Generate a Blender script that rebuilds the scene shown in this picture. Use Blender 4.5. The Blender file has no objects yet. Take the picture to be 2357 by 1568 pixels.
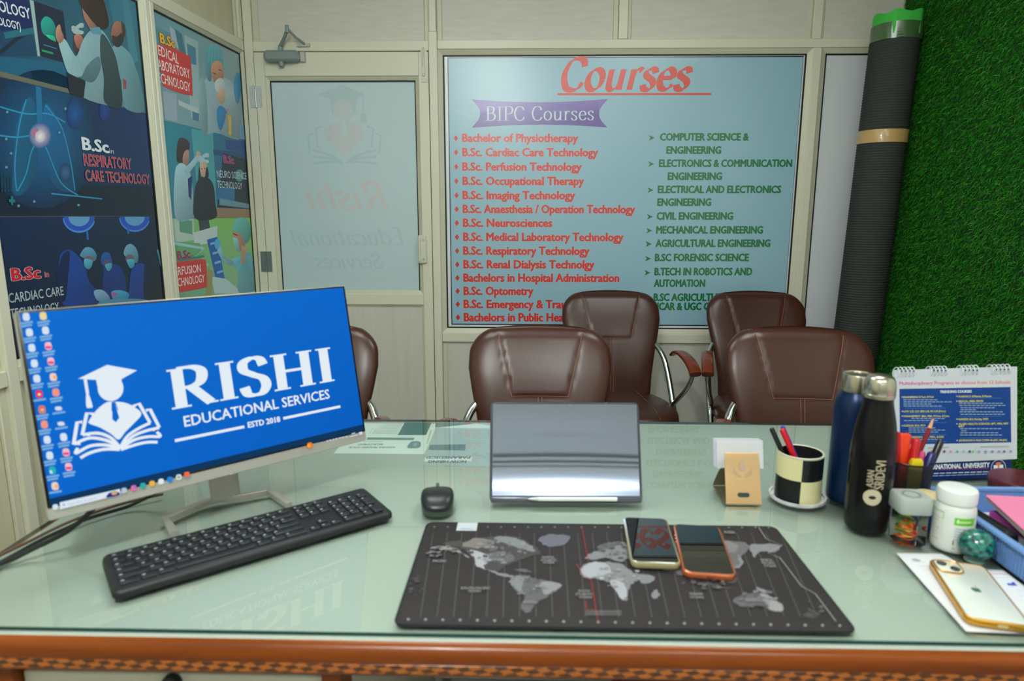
import bpy, math, random
import numpy as np
from mathutils import Matrix, Vector
sc = bpy.context.scene
COL = sc.collection
random.seed(7)
# ------------------------------------------------------------------ camera, world, lamps, exposure
FPX = 1547.2086
CX, CY = 1178.5, 784.0
CAM = np.array([0.0, 0.0, 1.295])
MR = np.array([[0.9997011720, 0.0243928181, 0.0015991017],
               [0.0060797403, -0.1847419671, -0.9827682547],
               [-0.0236770661, 0.9824842981, -0.1848350630]])   # rows: right, down, forward
cd = bpy.data.cameras.new('camera')
cam = bpy.data.objects.new('camera', cd); COL.objects.link(cam)
cd.sensor_fit = 'HORIZONTAL'; cd.sensor_width = 36.0; cd.lens = FPX * 36.0 / 2357.0
cd.clip_start = 0.02; cd.clip_end = 50
m4 = Matrix.Identity(4)
for i in range(3):
    m4[i][0] = MR[0][i]; m4[i][1] = -MR[1][i]; m4[i][2] = -MR[2][i]; m4[i][3] = CAM[i]
cam.matrix_world = m4
cd.dof.use_dof = True; cd.dof.focus_distance = 2.7; cd.dof.aperture_fstop = 4.0
sc.camera = cam
sc.view_settings.view_transform = 'Standard'; sc.view_settings.look = 'None'
sc.view_settings.gamma = 1.0; sc.view_settings.use_curve_mapping = False
sc.view_settings.exposure = 0.0
w = bpy.data.worlds.new('world'); sc.world = w; w.use_nodes = True
w.node_tree.nodes['Background'].inputs[0].default_value = (0.8, 0.9, 0.85, 1)
w.node_tree.nodes['Background'].inputs[1].default_value = 0.05
LAMP_POWER = 11.8           # emission strength of the ceiling panels
LAMP_COLOR = (0.93, 1.0, 0.965)
PANELS = [(-0.35, -0.35, 0.60), (0.85, -0.35, 0.60), (-0.45, 1.75, 0.60), (0.80, 1.75, 0.60)]
CEIL = 2.65
TOP = 0.760                # upper face of the glass on the desk

# ------------------------------------------------------------------ measuring helpers
def ray(u, v):
    return MR.T @ np.array([(u - CX) / FPX, (v - CY) / FPX, 1.0])
class Plane:
    """a real flat surface: origin, two axes; .px reads where a photo pixel falls on it"""
    def __init__(s, o, ex, ey):
        s.o = np.array(o, float); s.ex = np.array(ex, float); s.ex /= np.linalg.norm(s.ex)
        ey = np.array(ey, float); ey -= s.ex * (ey @ s.ex); s.ey = ey / np.linalg.norm(ey)
        s.n = np.cross(s.ex, s.ey)
    def px(s, u, v):
        d = ray(u, v); t = ((s.o - CAM) @ s.n) / (d @ s.n); P = CAM + t * d - s.o
        return np.array([P @ s.ex, P @ s.ey])
    def at(s, a, b, h=0.0):
        return s.o + s.ex * a + s.ey * b + s.n * h
    def shift(s, h):
        return Plane(s.o + s.n * h, s.ex, s.ey)
def T(u, v, z=TOP):
    d = ray(u, v); t = (z - CAM[2]) / d[2]; return CAM + t * d
def lin(c):
    out = []
    for x in c[:3]:
        x = x / 255.0
        out.append(x / 12.92 if x <= 0.04045 else ((x + 0.055) / 1.055) ** 2.4)
    return tuple(out) + (1.0,)
def spline(P, n=8, closed=False):
    P = [np.array(p, float) for p in P]; N = len(P); out = []
    rng = range(N) if closed else range(N - 1)
    for i in rng:
        if closed: a, b, c, d = P[i - 1], P[i], P[(i + 1) % N], P[(i + 2) % N]
        else: a, b, c, d = P[max(i - 1, 0)], P[i], P[i + 1], P[min(i + 2, N - 1)]
        for k in range(n):
            t = k / n
            out.append(0.5 * ((2 * b) + (c - a) * t + (2 * a - 5 * b + 4 * c - d) * t * t + (3 * b - a - 3 * c + d) * t ** 3))
    if not closed: out.append(P[-1])
    return out
def ell(cx, cy, rx, ry, n=28, rot=0.0, a0=0, a1=2 * math.pi):
    out = []
    full = abs(a1 - a0 - 2 * math.pi) < 1e-6
    for k in range(n if full else n + 1):
        t = a0 + (a1 - a0) * k / n
        x, y = rx * math.cos(t), ry * math.sin(t)
        out.append((cx + x * math.cos(rot) - y * math.sin(rot), cy + x * math.sin(rot) + y * math.cos(rot)))
    return out

# ------------------------------------------------------------------ objects
def wm(o):
    m = o.matrix_basis.copy()
    while o.parent: o = o.parent; m = o.matrix_basis @ m
    return m
def tag(o, label=None, cat=None, group=None, kind=None):
    if label: o['label'] = label
    if cat: o['category'] = cat
    if group: o['group'] = group
    if kind: o['kind'] = kind
    return o
def empty(name, loc=(0, 0, 0), rz=0.0, label=None, cat=None, group=None, kind=None, rot=None):
    o = bpy.data.objects.new(name, None); COL.objects.link(o)
    o.empty_display_size = 0.05
    o.location = loc; o.rotation_euler = rot if rot else (0, 0, rz)
    return tag(o, label, cat, group, kind)
class MB:
    def __init__(s): s.v = []; s.f = []; s.m = []; s.mi = 0
    def add(s, vs, fs):
        b = len(s.v); s.v += [tuple(float(c) for c in p) for p in vs]
        for f in fs: s.f.append([b + i for i in f]); s.m.append(s.mi)
        return s
    def box(s, x0, x1, y0, y1, z0, z1):
        return s.add([(x, y, z) for z in (z0, z1) for y in (y0, y1) for x in (x0, x1)],
                     [(0, 2, 3, 1), (4, 5, 7, 6), (0, 1, 5, 4), (1, 3, 7, 5), (3, 2, 6, 7), (2, 0, 4, 6)])
    def prism(s, poly, z0, z1, fn=None):
        n = len(poly); vs = [(p[0], p[1], z0) for p in poly] + [(p[0], p[1], z1) for p in poly]
        if fn: vs = [fn(*p) for p in vs]
        return s.add(vs, [list(range(n))[::-1], list(range(n, 2 * n))] + [(i, (i + 1) % n, n + (i + 1) % n, n + i) for i in range(n)])
    def rr(s, w, d, r, levels, cx=0, cy=0, n=5, fn=None):
        """rounded rectangle w x d lofted through levels [(z, inset)...]"""
        rings = []
        for z, ins in levels:
            rr_ = max(r - ins, 0.0004); hw, hd = w / 2 - ins - rr_, d / 2 - ins - rr_; ring = []
            for (sx, sy, a) in ((1, 1, 0), (-1, 1, 90), (-1, -1, 180), (1, -1, 270)):
                for k in range(n + 1):
                    t = math.radians(a + 90 * k / n)
                    ring.append((cx + sx * hw + rr_ * math.cos(t), cy + sy * hd + rr_ * math.sin(t), z))
            rings.append(ring)
        return s.loft(rings, fn)
    def loft(s, rings, fn=None, caps=True, closed=True):
        N = len(rings[0]); vs = [p for r in rings for p in r]
        if fn: vs = [fn(*p) for p in vs]
        fs = []
        for i in range(len(rings) - 1):
            for j in range(N if closed else N - 1):
                k = (j + 1) % N
                fs.append((i * N + j, i * N + k, (i + 1) * N + k, (i + 1) * N + j))
        if caps:
            fs.append(list(range(N))[::-1]); b = (len(rings) - 1) * N; fs.append([b + i for i in range(N)])
        return s.add(vs, fs)
    def lathe(s, prof, at=(0, 0, 0), n=36, caps=True):
        rings = []
        for r, z in prof:
            rings.append([(at[0] + r * math.cos(2 * math.pi * k / n), at[1] + r * math.sin(2 * math.pi * k / n), at[2] + z) for k in range(n)])
        return s.loft(rings, caps=caps)
    def tube(s, pts, r, n=10, closed=False):
        P = [np.array(p, float) for p in pts]; N = len(P)
        R_ = r if isinstance(r, (list, tuple)) else [r] * N
        rings = []; up = None
        for i in range(N):
            if closed: t = P[(i + 1) % N] - P[i - 1]
            else: t = P[min(i + 1, N - 1)] - P[max(i - 1, 0)]
            t = t / (np.linalg.norm(t) + 1e-12)
            if up is None:
                up = np.array([0, 0, 1.0]) if abs(t[2]) < 0.9 else np.array([1.0, 0, 0])
            a = np.cross(t, up); a /= np.linalg.norm(a); b = np.cross(a, t); up = b
            rings.append([tuple(P[i] + R_[i] * (math.cos(2 * math.pi * k / n) * a + math.sin(2 * math.pi * k / n) * b)) for k in range(n)])
        if closed: rings.append(rings[0]); return s.loft(rings, caps=False)
        return s.loft(rings)
    def cyl(s, p0, p1, r, r1=None, n=20):
        return s.tube([p0, p1], [r, r if r1 is None else r1], n)
    def sphere(s, c, r, nu=20, nv=12, sz=1.0):
        prof = [(max(r * math.sin(math.pi * k / nv), 1e-4), -r * sz * math.cos(math.pi * k / nv)) for k in range(nv + 1)]
        return s.lathe(prof, c, nu)
    def build(s, name, mats, parent=None, world=False, smooth=40, bevel=0.0, seg=2, label=None):
        me = bpy.data.meshes.new(name)
        vs = s.v
        if parent and world:
            inv = wm(parent).inverted(); vs = [tuple(inv @ Vector(p)) for p in vs]
        me.from_pydata(vs, [], s.f)
        for m in (mats if isinstance(mats, (list, tuple)) else [mats]): me.materials.append(m)
        me.polygons.foreach_set('material_index', s.m)
        if smooth:
            me.polygons.foreach_set('use_smooth', [True] * len(me.polygons))
            me.set_sharp_from_angle(angle=math.radians(smooth))
        me.update()
        o = bpy.data.objects.new(name, me); COL.objects.link(o)
        if parent: o.parent = parent
        if bevel:
            b = o.modifiers.new('bevel', 'BEVEL'); b.width = bevel; b.segments = seg; b.limit_method = 'ANGLE'
        if label: o['label'] = label
        return o
def solid(name, boxes, mt, parent=None, bevel=0.0, world=False, kind=None):
    m = MB()
    for b in boxes: m.box(*b)
    o = m.build(name, mt, parent, world=world, bevel=bevel)
    if kind: o['kind'] = kind
    return o
def copy_tree(o, parent=None):
    c = o.copy(); COL.objects.link(c); c.parent = parent
    for ch in list(o.children): copy_tree(ch, c)
    return c

# ------------------------------------------------------------------ materials
MATS = {}
def mat(name, c=(200, 200, 200), rough=0.5, metal=0.0, spec=0.5, coat=0.0, bump=None, vary=None, emit=None, trans=0.0, ior=1.45, alpha=1.0, sheen=0.0):
    if name in MATS: return MATS[name]
    m = bpy.data.materials.new(name); m.use_nodes = True; nt = m.node_tree; b = nt.nodes['Principled BSDF']
    b.inputs['Base Color'].default_value = lin(c); b.inputs['Roughness'].default_value = rough
    b.inputs['Metallic'].default_value = metal; b.inputs['Specular IOR Level'].default_value = spec
    b.inputs['Coat Weight'].default_value = coat; b.inputs['Coat Roughness'].default_value = 0.08
    b.inputs['Transmission Weight'].default_value = trans; b.inputs['IOR'].default_value = ior; b.inputs['Alpha'].default_value = alpha
    b.inputs['Sheen Weight'].default_value = sheen
    if emit: b.inputs['Emission Color'].default_value = lin(emit[0]); b.inputs['Emission Strength'].default_value = emit[1]
    tc = None
    if vary or bump:
        tc = nt.nodes.new('ShaderNodeTexCoord')
    if vary:          # (colour2, scale xyz, contrast)
        mp = nt.nodes.new('ShaderNodeMapping'); mp.inputs['Scale'].default_value = vary[1]
        nz = nt.nodes.new('ShaderNodeTexNoise'); nz.inputs['Scale'].default_value = 1.0; nz.inputs['Detail'].default_value = 5
        rp = nt.nodes.new('ShaderNodeValToRGB'); rp.color_ramp.elements[0].position = 0.5 - vary[2]; rp.color_ramp.elements[1].position = 0.5 + vary[2]
        rp.color_ramp.elements[0].color = lin(vary[0]); rp.color_ramp.elements[1].color = lin(c)
        nt.links.new(tc.outputs['Object'], mp.inputs[0]); nt.links.new(mp.outputs[0], nz.inputs['Vector'])
        nt.links.new(nz.outputs['Fac'], rp.inputs[0]); nt.links.new(rp.outputs[0], b.inputs['Base Color'])
    if bump:          # (scale, strength, distance)
        nz = nt.nodes.new('ShaderNodeTexNoise'); nz.inputs['Scale'].default_value = bump[0]; nz.inputs['Detail'].default_value = 4
        bp = nt.nodes.new('ShaderNodeBump'); bp.inputs['Strength'].default_value = bump[1]; bp.inputs['Distance'].default_value = bump[2]
        nt.links.new(tc.outputs['Object'], nz.inputs['Vector']); nt.links.new(nz.outputs['Fac'], bp.inputs['Height'])
        nt.links.new(bp.outputs[0], b.inputs['Normal'])
    MATS[name] = m; return m
def print_mat(name, rough=0.4, spec=0.5, emit=0.0, coat=0.0):
    if name in MATS: return MATS[name]
    m = bpy.data.materials.new(name); m.use_nodes = True; nt = m.node_tree; b = nt.nodes['Principled BSDF']
    at = nt.nodes.new('ShaderNodeAttribute'); at.attribute_name = 'ink'
    b.inputs['Roughness'].default_value = rough; b.inputs['Specular IOR Level'].default_value = spec; b.inputs['Coat Weight'].default_value = coat
    if emit:
        b.inputs['Base Color'].default_value = (0.001, 0.001, 0.001, 1)
        nt.links.new(at.outputs['Color'], b.inputs['Emission Color']); b.inputs['Emission Strength'].default_value = emit
    else:
        nt.links.new(at.outputs['Color'], b.inputs['Base Color'])
    MATS[name] = m; return m

# ------------------------------------------------------------------ lettering
TXT = {}
def raw_text(s, bold=0.0):
    if bold:                 # heavy face: the letters laid over themselves a little apart, as a wide pen would
        V0, F0_ = raw_text(s); V, F = [], []
        for k in range(8):
            dx, dy = bold * math.cos(k * math.pi / 4), 0.6 * bold * math.sin(k * math.pi / 4); b = len(V)
            V += [(x + dx, y + dy) for x, y in V0]; F += [[b + i for i in f] for f in F0_]
        return V, F
    k = s
    if k in TXT: return TXT[k]
    cu = bpy.data.curves.new('t', 'FONT'); cu.body = s; cu.size = 1.0; cu.resolution_u = 2
    ob = bpy.data.objects.new('t', cu); COL.objects.link(ob)
    dg = bpy.context.evaluated_depsgraph_get()
    me = bpy.data.meshes.new_from_object(ob.evaluated_get(dg))
    V = [(v.co.x, v.co.y) for v in me.vertices]; F = [list(p.vertices) for p in me.polygons]
    bpy.data.objects.remove(ob); bpy.data.curves.remove(cu); bpy.data.meshes.remove(me)
    TXT[k] = (V, F); return TXT[k]
# broad-nib skeleton letters: (advance, [strokes], [serif (x,y,half width)])
def _c(*p): return spline(p, 7)
XH = 0.66
SK = {
 'B': (0.72, [[(.18, 0), (.18, 1)], _c((.18, 1), (.42, .99), (.56, .88), (.52, .6), (.32, .53), (.18, .53)), _c((.18, .53), (.46, .52), (.64, .36), (.58, .1), (.4, .01), (.18, 0))], [(.1, 0, .09), (.1, 1, .09)]),
 'I': (0.40, [[(.2, 0), (.2, 1)]], [(.2, 0, .17), (.2, 1, .17)]),
 'P': (0.66, [[(.18, 0), (.18, 1)], _c((.18, 1), (.45, .99), (.6, .86), (.58, .6), (.42, .48), (.18, .47))], [(.18, 0, .17), (.1, 1, .09)]),
 'R': (0.80, [[(.18, 0), (.18, 1)], _c((.18, 1), (.45, .99), (.6, .86), (.57, .62), (.42, .51), (.18, .5)), [(.38, .51), (.7, .02)]], [(.18, 0, .17), (.1, 1, .09), (.73, 0, .1)]),
 'C': (0.76, [_c((.66, .74), (.6, .92), (.42, 1.0), (.2, .9), (.08, .5), (.2, .1), (.42, 0), (.6, .06), (.69, .24))], [(.66, .8, .02)]),
 'S': (0.62, [_c((.5, .78), (.44, .95), (.29, 1.0), (.12, .9), (.11, .7), (.28, .55), (.46, .42), (.51, .22), (.42, .04), (.26, 0), (.13, .06), (.08, .25))], [(.5, .82, .015), (.08, .2, .015)]),
 'H': (0.92, [[(.18, 0), (.18, 1)], [(.72, 0), (.72, 1)], [(.18, .51), (.72, .51)]], [(.18, 0, .17), (.18, 1, .17), (.72, 0, .17), (.72, 1, .17)]),
 'E': (0.70, [[(.18, 0), (.18, 1)], [(.18, 1), (.58, 1)], [(.18, .52), (.48, .52)], [(.18, 0), (.62, 0)]], [(.1, 0, .09), (.1, 1, .09)]),
 'N': (0.92, [[(.16, 0), (.16, 1)], [(.16, 1), (.72, 0)], [(.72, 0), (.72, 1)]], [(.16, 0, .14), (.1, 1, .1), (.72, 1, .14)]),
 'M': (1.05, [[(.16, 0), (.16, 1)], [(.16, 1), (.5, .05)], [(.5, .05), (.84, 1)], [(.84, 0), (.84, 1)]], [(.16, 0, .14), (.84, 0, .14)]),
 'o': (0.60, [ell(.3, .33, .225, .325, 24) + [(.525, .33)]], []),
 'c': (0.52, [_c((.46, .5), (.38, .63), (.26, .655), (.12, .55), (.08, .33), (.14, .1), (.28, .005), (.42, .06), (.48, .18))], []),
 'e': (0.56, [_c((.09, .36), (.3, .37), (.47, .39), (.44, .57), (.29, .655), (.13, .54), (.08, .33), (.15, .09), (.3, .005), (.43, .06), (.5, .17))], []),
 'u': (0.66, [_c((.14, .65), (.14, .3), (.17, .08), (.29, .01), (.42, .1), (.49, .24)), [(.5, .65), (.5, 0)]], [(.08, .65, .07), (.44, .65, .07), (.56, 0, .06)]),
 'r': (0.46, [[(.15, 0), (.15, .65)], _c((.15, .4), (.22, .58), (.33, .65), (.42, .6))], [(.15, 0, .13), (.09, .65, .07)]),
 's': (0.46, [_c((.38, .52), (.33, .63), (.22, .655), (.1, .58), (.1, .45), (.22, .36), (.34, .27), (.38, .14), (.31, .02), (.2, 0), (.1, .05), (.06, .16))], []),
 'n': (0.66, [[(.15, 0), (.15, .65)], _c((.15, .42), (.25, .6), (.38, .65), (.48, .55), (.5, .3), (.5, 0))], [(.15, 0, .12), (.09, .65, .07), (.5, 0, .12)]),
 'h': (0.66, [[(.15, 0), (.15, 1)], _c((.15, .42), (.25, .6), (.38, .65), (.48, .55), (.5, .3), (.5, 0))], [(.15, 0, .12), (.09, 1, .07), (.5, 0, .12)]),
 'd': (0.64, [[(.5, 0), (.5, 1)], _c((.5, .5), (.38, .64), (.25, .65), (.1, .5), (.08, .3), (.15, .07), (.28, .005), (.42, .07), (.5, .2))], [(.44, 1, .07)]),
 'a': (0.58, [_c((.12, .52), (.2, .63), (.32, .65), (.42, .55), (.43, .3), (.43, .1), (.47, .02), (.55, .05)), _c((.43, .4), (.25, .35), (.09, .22), (.1, .06), (.22, .0), (.35, .08), (.43, .2))], []),
 't': (0.40, [_c((.18, .86), (.18, .4), (.19, .1), (.26, .01), (.36, .07)), [(.06, .64), (.35, .64)]], []),
 'i': (0.32, [[(.16, 0), (.16, .65)], [(.13, .86), (.19, .92)]], [(.16, 0, .12), (.1, .65, .07)]),
 'l': (0.32, [[(.16, 0), (.16, 1)]], [(.16, 0, .12), (.1, 1, .07)]),
 'v': (0.58, [[(.08, .65), (.28, 0)], [(.28, 0), (.5, .65)]], [(.08, .65, .1), (.5, .65, .09)]),
 ' ': (0.34, [], []),
}
def nib_text(s, thick=0.16, thin=0.045, nib=0.0, shear=0.0, serif=True, track=0.0):
    V = []; F = []; x = 0.0
    for ch in s:
        adv, strokes, serifs = SK[ch]
        def put(p): V.append((x + p[0] + shear * p[1], p[1]))
        for st in strokes:
            st = [np.array(p, float) for p in st]; b = len(V); N = len(st)
            for i in range(N):
                d = st[min(i + 1, N - 1)] - st[max(i - 1, 0)]; L = np.linalg.norm(d) + 1e-9; d /= L
                th = math.atan2(d[1], d[0])
                w = thin / 2 + (thick - thin) / 2 * abs(math.sin(th - nib))
                nrm = np.array([-d[1], d[0]])
                put(st[i] + nrm * w); put(st[i] - nrm * w)
            for i in range(N - 1): F.append([b + 2 * i, b + 2 * i + 1, b + 2 * i + 3, b + 2 * i + 2])
        if serif:
            for (sx, sy, hw) in serifs:
                b = len(V); h = thin * 0.6
                y0 = sy - (h if sy > .5 else -0) ; y1 = y0 + h * (1 if sy > .5 else 1)
                if sy <= .5: y0, y1 = sy, sy + h
                for p in ((sx - hw, y0), (sx + hw, y0), (sx + hw, y1), (sx - hw, y1)): put(p)
                F.append([b, b + 1, b + 2, b + 3])
        x += adv + track
    return V, F
class Art:
    """flat printed artwork on a Plane, one mesh with an ink colour attribute"""
    def __init__(s, pl, step=0.00004, gain=1.0):
        s.pl = pl; s.v = []; s.f = []; s.c = []; s.h = 0.0; s.step = step; s.gain = gain
    def ink(s, c):
        L = lin(c); return tuple(min(1.0, x * s.gain) for x in L[:3]) + (1.0,)
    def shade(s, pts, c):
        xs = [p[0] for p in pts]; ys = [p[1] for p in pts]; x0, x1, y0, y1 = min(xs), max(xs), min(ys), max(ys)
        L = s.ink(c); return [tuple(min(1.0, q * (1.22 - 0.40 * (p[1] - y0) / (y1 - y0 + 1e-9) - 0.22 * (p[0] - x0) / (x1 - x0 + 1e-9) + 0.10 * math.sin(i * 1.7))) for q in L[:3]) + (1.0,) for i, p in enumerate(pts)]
    def raw(s, pts, faces, cols, lift=None):
        s.h += s.step; b = len(s.v)
        for i, p in enumerate(pts): s.v.append(tuple(s.pl.at(p[0], p[1], s.h + (lift[i] if lift else 0.0))))
        if lift: s.h += max(lift)
        s.c += cols
        for f in faces: s.f.append([b + i for i in f])
    def poly(s, pts, c, px=True, cols=None):
        if px: pts = [s.pl.px(*p) for p in pts]
        cols = [s.ink(x) for x in cols] if cols else [s.ink(c)] * len(pts)
        s.raw(pts, [list(range(len(pts)))], cols)
    soft = False
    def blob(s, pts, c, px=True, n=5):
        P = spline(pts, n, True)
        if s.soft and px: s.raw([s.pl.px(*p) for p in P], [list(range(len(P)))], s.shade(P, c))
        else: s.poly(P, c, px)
    def glow(s, cx, cy, rx, ry, c0, c1, px=True, rot=0.0):
        E = [(cx, cy)] + ell(cx, cy, rx, ry, 28, rot)
        if px: E = [s.pl.px(*p) for p in E]
        s.raw(E, [[0, 1 + i, 1 + (i + 1) % 28] for i in range(28)], [s.ink(c0)] + [s.ink(c1)] * 28)
    def quad(s, pts, cols, px=True, n=6):
        """bilinear gradient quad: pts and cols TL,TR,BR,BL"""
        if px: pts = [s.pl.px(*p) for p in pts]
        P = [np.array(p, float) for p in pts]; C_ = [np.array(s.ink(c)) for c in cols]; V = []; K = []
        for j in range(n + 1):
            for i in range(n + 1):
                a, b = i / n, j / n; w4 = ((1 - a) * (1 - b), a * (1 - b), a * b, (1 - a) * b)
                V.append(sum(w_ * p for w_, p in zip(w4, P))); K.append(tuple(sum(w_ * c for w_, c in zip(w4, C_))))
        s.raw(V, [[j * (n + 1) + i, j * (n + 1) + i + 1, (j + 1) * (n + 1) + i + 1, (j + 1) * (n + 1) + i] for j in range(n) for i in range(n)], K)
    def line(s, pts, wd, c, px=True):
        """polyline of width wd (metres)"""
        if px: pts = [s.pl.px(*p) for p in pts]
        P = [np.array(p, float) for p in pts]; V = []
        for i in range(len(P)):
            d = P[min(i + 1, len(P) - 1)] - P[max(i - 1, 0)]; d /= np.linalg.norm(d) + 1e-9; nn = np.array([-d[1], d[0]]) * wd / 2
            V += [P[i] + nn, P[i] - nn]
        s.raw(V, [[2 * i, 2 * i + 1, 2 * i + 3, 2 * i + 2] for i in range(len(P) - 1)], [s.ink(c)] * len(V))
    def text(s, t, p0, p1, cap, c, bold=0.0, px=True, outline=None, font=None, shear=0.0, mirror=False, flip=False, cols=None):
        """baseline from p0 to p1; cap = a point one capital height above p0 (photo pixels) or a height in metres"""
        if px:
            P0 = s.pl.px(*p0); P1 = s.pl.px(*p1)
            capm = np.linalg.norm(s.pl.px(p0[0], p0[1] - cap) - P0)
        else: P0 = np.array(p0, float); P1 = np.array(p1, float); capm = cap
        d = P1 - P0; L = np.linalg.norm(d); d /= L; up = np.array([-d[1], d[0]])
        if flip: up = -up
        if font: base = nib_text(t, **font); caph = 1.0
        else: base = raw_text(t); caph = 0.682
        xs = [v[0] for v in base[0]]; x0, x1 = min(xs), max(xs)
        layers = []
        if outline: layers.append((raw_text(t, outline[0]), outline[1]))
        layers.append((base if (font or not bold) else raw_text(t, bold), c))
        h_keep = s.h
        for (V, F), col in layers:
            pts = []
            for (x, y) in V:
                a = (x - x0) / (x1 - x0)
                if mirror: a = 1 - a
                pts.append(P0 + d * (a * L + shear * y / caph * capm) + up * (y / caph * capm))
            ik = [s.ink(col)] * len(V)
            if cols: ik = [s.ink([cols[0][k] * (1 - (v[0] - x0) / (x1 - x0)) + cols[1][k] * (v[0] - x0) / (x1 - x0) for k in range(3)]) for v in V]
            # neighbouring strokes lie a hair above one another
            par = list(range(len(V)))
            def root(i):
                while par[i] != i: par[i] = par[par[i]]; i = par[i]
                return i
            for f in F:
                for i in f[1:]: par[root(i)] = root(f[0])
            ids = {}; lift = [ids.setdefault(root(i), len(ids)) for i in range(len(V))]
            if font: lift = [(l % 5) * 0.00012 + (i % 64) * 0.0000018 for i, l in enumerate(lift)]
            elif bold: per = max(1, len(ids) // 8); lift = [min(7, l // per) * 0.00002 for l in lift]
            else: lift = None
            s.raw(pts, F, ik, lift)
        s.h = h_keep
    def build(s, name, mt, parent=None, base=None, label=None):
        """base=(x0,y0,x1,y1,thick): a sheet under the print"""
        me = bpy.data.meshes.new(name)
        vs = [Vector(p) for p in s.v]
        if parent: inv = wm(parent).inverted(); vs = [inv @ p for p in vs]
        me.from_pydata([tuple(p) for p in vs], [], s.f)
        at = me.attributes.new('ink', 'FLOAT_COLOR', 'POINT')
        at.data.foreach_set('color', np.array(s.c, dtype=np.float32).ravel())
        me.materials.append(mt); me.shade_flat(); me.update()
        o = bpy.data.objects.new(name, me); COL.objects.link(o)
        if parent: o.parent = parent
        if label: o['label'] = label
        return o
    def sheet(s, x0, y0, x1, y1, th, c):
        """a thin solid sheet whose face lies at h=0, then print above it"""
        b = len(s.v)
        for h in (-th, 0):
            for (a, q) in ((x0, y0), (x1, y0), (x1, y1), (x0, y1)): s.v.append(tuple(s.pl.at(a, q, h)))
        s.c += [s.ink(c)] * 8
        for f in ([3, 2, 1, 0], [4, 5, 6, 7], [0, 1, 5, 4], [1, 2, 6, 5], [2, 3, 7, 6], [3, 0, 4, 7]): s.f.append([b + i for i in f])

# ------------------------------------------------------------------ shared materials
M_CREAM = mat('ivory aluminium', (222, 220, 200), 0.32, spec=0.5)
M_BEAD = mat('ivory bead', (208, 206, 184), 0.35)
M_LAM = mat('pale laminate', (216, 213, 202), 0.45, vary=((206, 203, 191), (9, 9, 60), 0.25))
M_LAMV = mat('pale laminate upright grain', (212, 210, 200), 0.45, vary=((202, 200, 189), (45, 45, 2.5), 0.28))
M_LAML = mat('side laminate', (214, 208, 180), 0.45, vary=((200, 196, 168), (20, 20, 1.2), 0.3))
M_WHITE = mat('white film', (212, 216, 222), 0.4)
M_GASKET = mat('black gasket', (22, 26, 28), 0.5)
M_PLASTER = mat('plaster', (226, 226, 216), 0.8)
M_FLOOR = mat('floor tile', (150, 146, 138), 0.25)
M_STEEL = mat('steel', (190, 192, 190), 0.35, metal=0.75)
M_GREYMETAL = mat('grey painted metal', (132, 148, 146), 0.35, metal=0.0)
M_CHROME = mat('chrome', (205, 208, 210), 0.08, metal=1.0)
M_PRINT = print_mat('poster print', 0.28, 0.5)
M_BANNER = print_mat('banner print', 0.30, 1.0)
M_PAPERINK = print_mat('paper print', 0.6, 0.3)
M_BLACK = mat('black plastic', (26, 28, 31), 0.45)
M_KEY = mat('key plastic', (30, 33, 37), 0.42)
M_LEG = mat('key legend', (190, 196, 200), 0.5)
M_WPLASTIC = mat('white plastic', (226, 228, 226), 0.35)
def frosted():
    m = bpy.data.materials.new('frosted pane'); m.use_nodes = True; b = m.node_tree.nodes['Principled BSDF']
    at = m.node_tree.nodes.new('ShaderNodeAttribute'); at.attribute_name = 'ink'
    m.node_tree.links.new(at.outputs['Color'], b.inputs['Base Color'])
    b.inputs['Roughness'].default_value = 0.45; b.inputs['Coat Weight'].default_value = 0.5; b.inputs['Coat Roughness'].default_value = 0.03
    return m
M_FROST = frosted()

# ------------------------------------------------------------------ room shell
YB = 3.45                                   # face of the back partition
A = 0.03402; SA, CA = math.sin(A), math.cos(A)
LO = np.array([-1.392, YB, 0.0])            # corner of left and back partitions
def LP(off=0.0):                            # left wall plane, x axis runs from the camera end towards the corner
    return Plane(LO + np.array([CA, -SA, 0]) * off, (SA, CA, 0), (0, 0, 1))
BW = Plane((0, YB, 0), (1, 0, 0), (0, 0, 1))
XR = 1.775
solid('floor', [(-2.2, 2.2, -2.6, 3.7, -0.1, 0)], M_FLOOR, kind='structure')
solid('ceiling', [(-2.2, 2.2, -2.6, 3.7, CEIL, CEIL + 0.1)], M_PLASTER, kind='structure')
solid('wall_front', [(-2.2, 2.2, -2.6, -2.5, 0, CEIL)], M_PLASTER, kind='structure')
solid('wall_right', [(XR, XR + 0.1, -2.6, 3.7, 0, CEIL)], M_PLASTER, kind='structure')
# cornice steps near the ceiling behind the camera
for i, (yy, zz) in enumerate(((-2.44, 2.42), (-2.36, 2.50), (-2.24, 2.575))):
    solid('trim_%d' % (i + 1), [(-2.1, XR, -2.5, yy, zz, zz + 0.03)], M_PLASTER, kind='structure')
# back partition: laminate sheet with posts and rails
wb = solid('wall_back', [(-1.6, XR, YB + 0.022, YB + 0.10, 0, CEIL)], M_LAMV, kind='structure')
def wpart(name, boxes, mt=M_CREAM, bev=0.003): return solid(name, boxes, mt, wb, bevel=bev)
F0, F1 = YB, YB + 0.03
wpart('corner_post', [(-1.392, -1.350, F0, F1, 0, CEIL)])
wpart('post', [(-0.489, -0.448, F0 - 0.004, F1, 0, 2.16)])
wpart('post', [(-0.486, -0.452, F0, F1, 2.1605, CEIL)])
wpart('post', [(1.358, 1.398, F0, F1, 0, 2.080)])
wpart('post', [(1.345, 1.388, F0 - 0.003, F1, 2.118, CEIL)])
wpart('post', [(0.425, 0.470, F0, F1, 2.1225, CEIL)])
wpart('rail', [(-1.350, -0.4895, F0, F1, 2.073, 2.120)])
wpart('rail', [(-0.4475, XR - 0.005, F0, F1, 2.080, 2.1220)])
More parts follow.
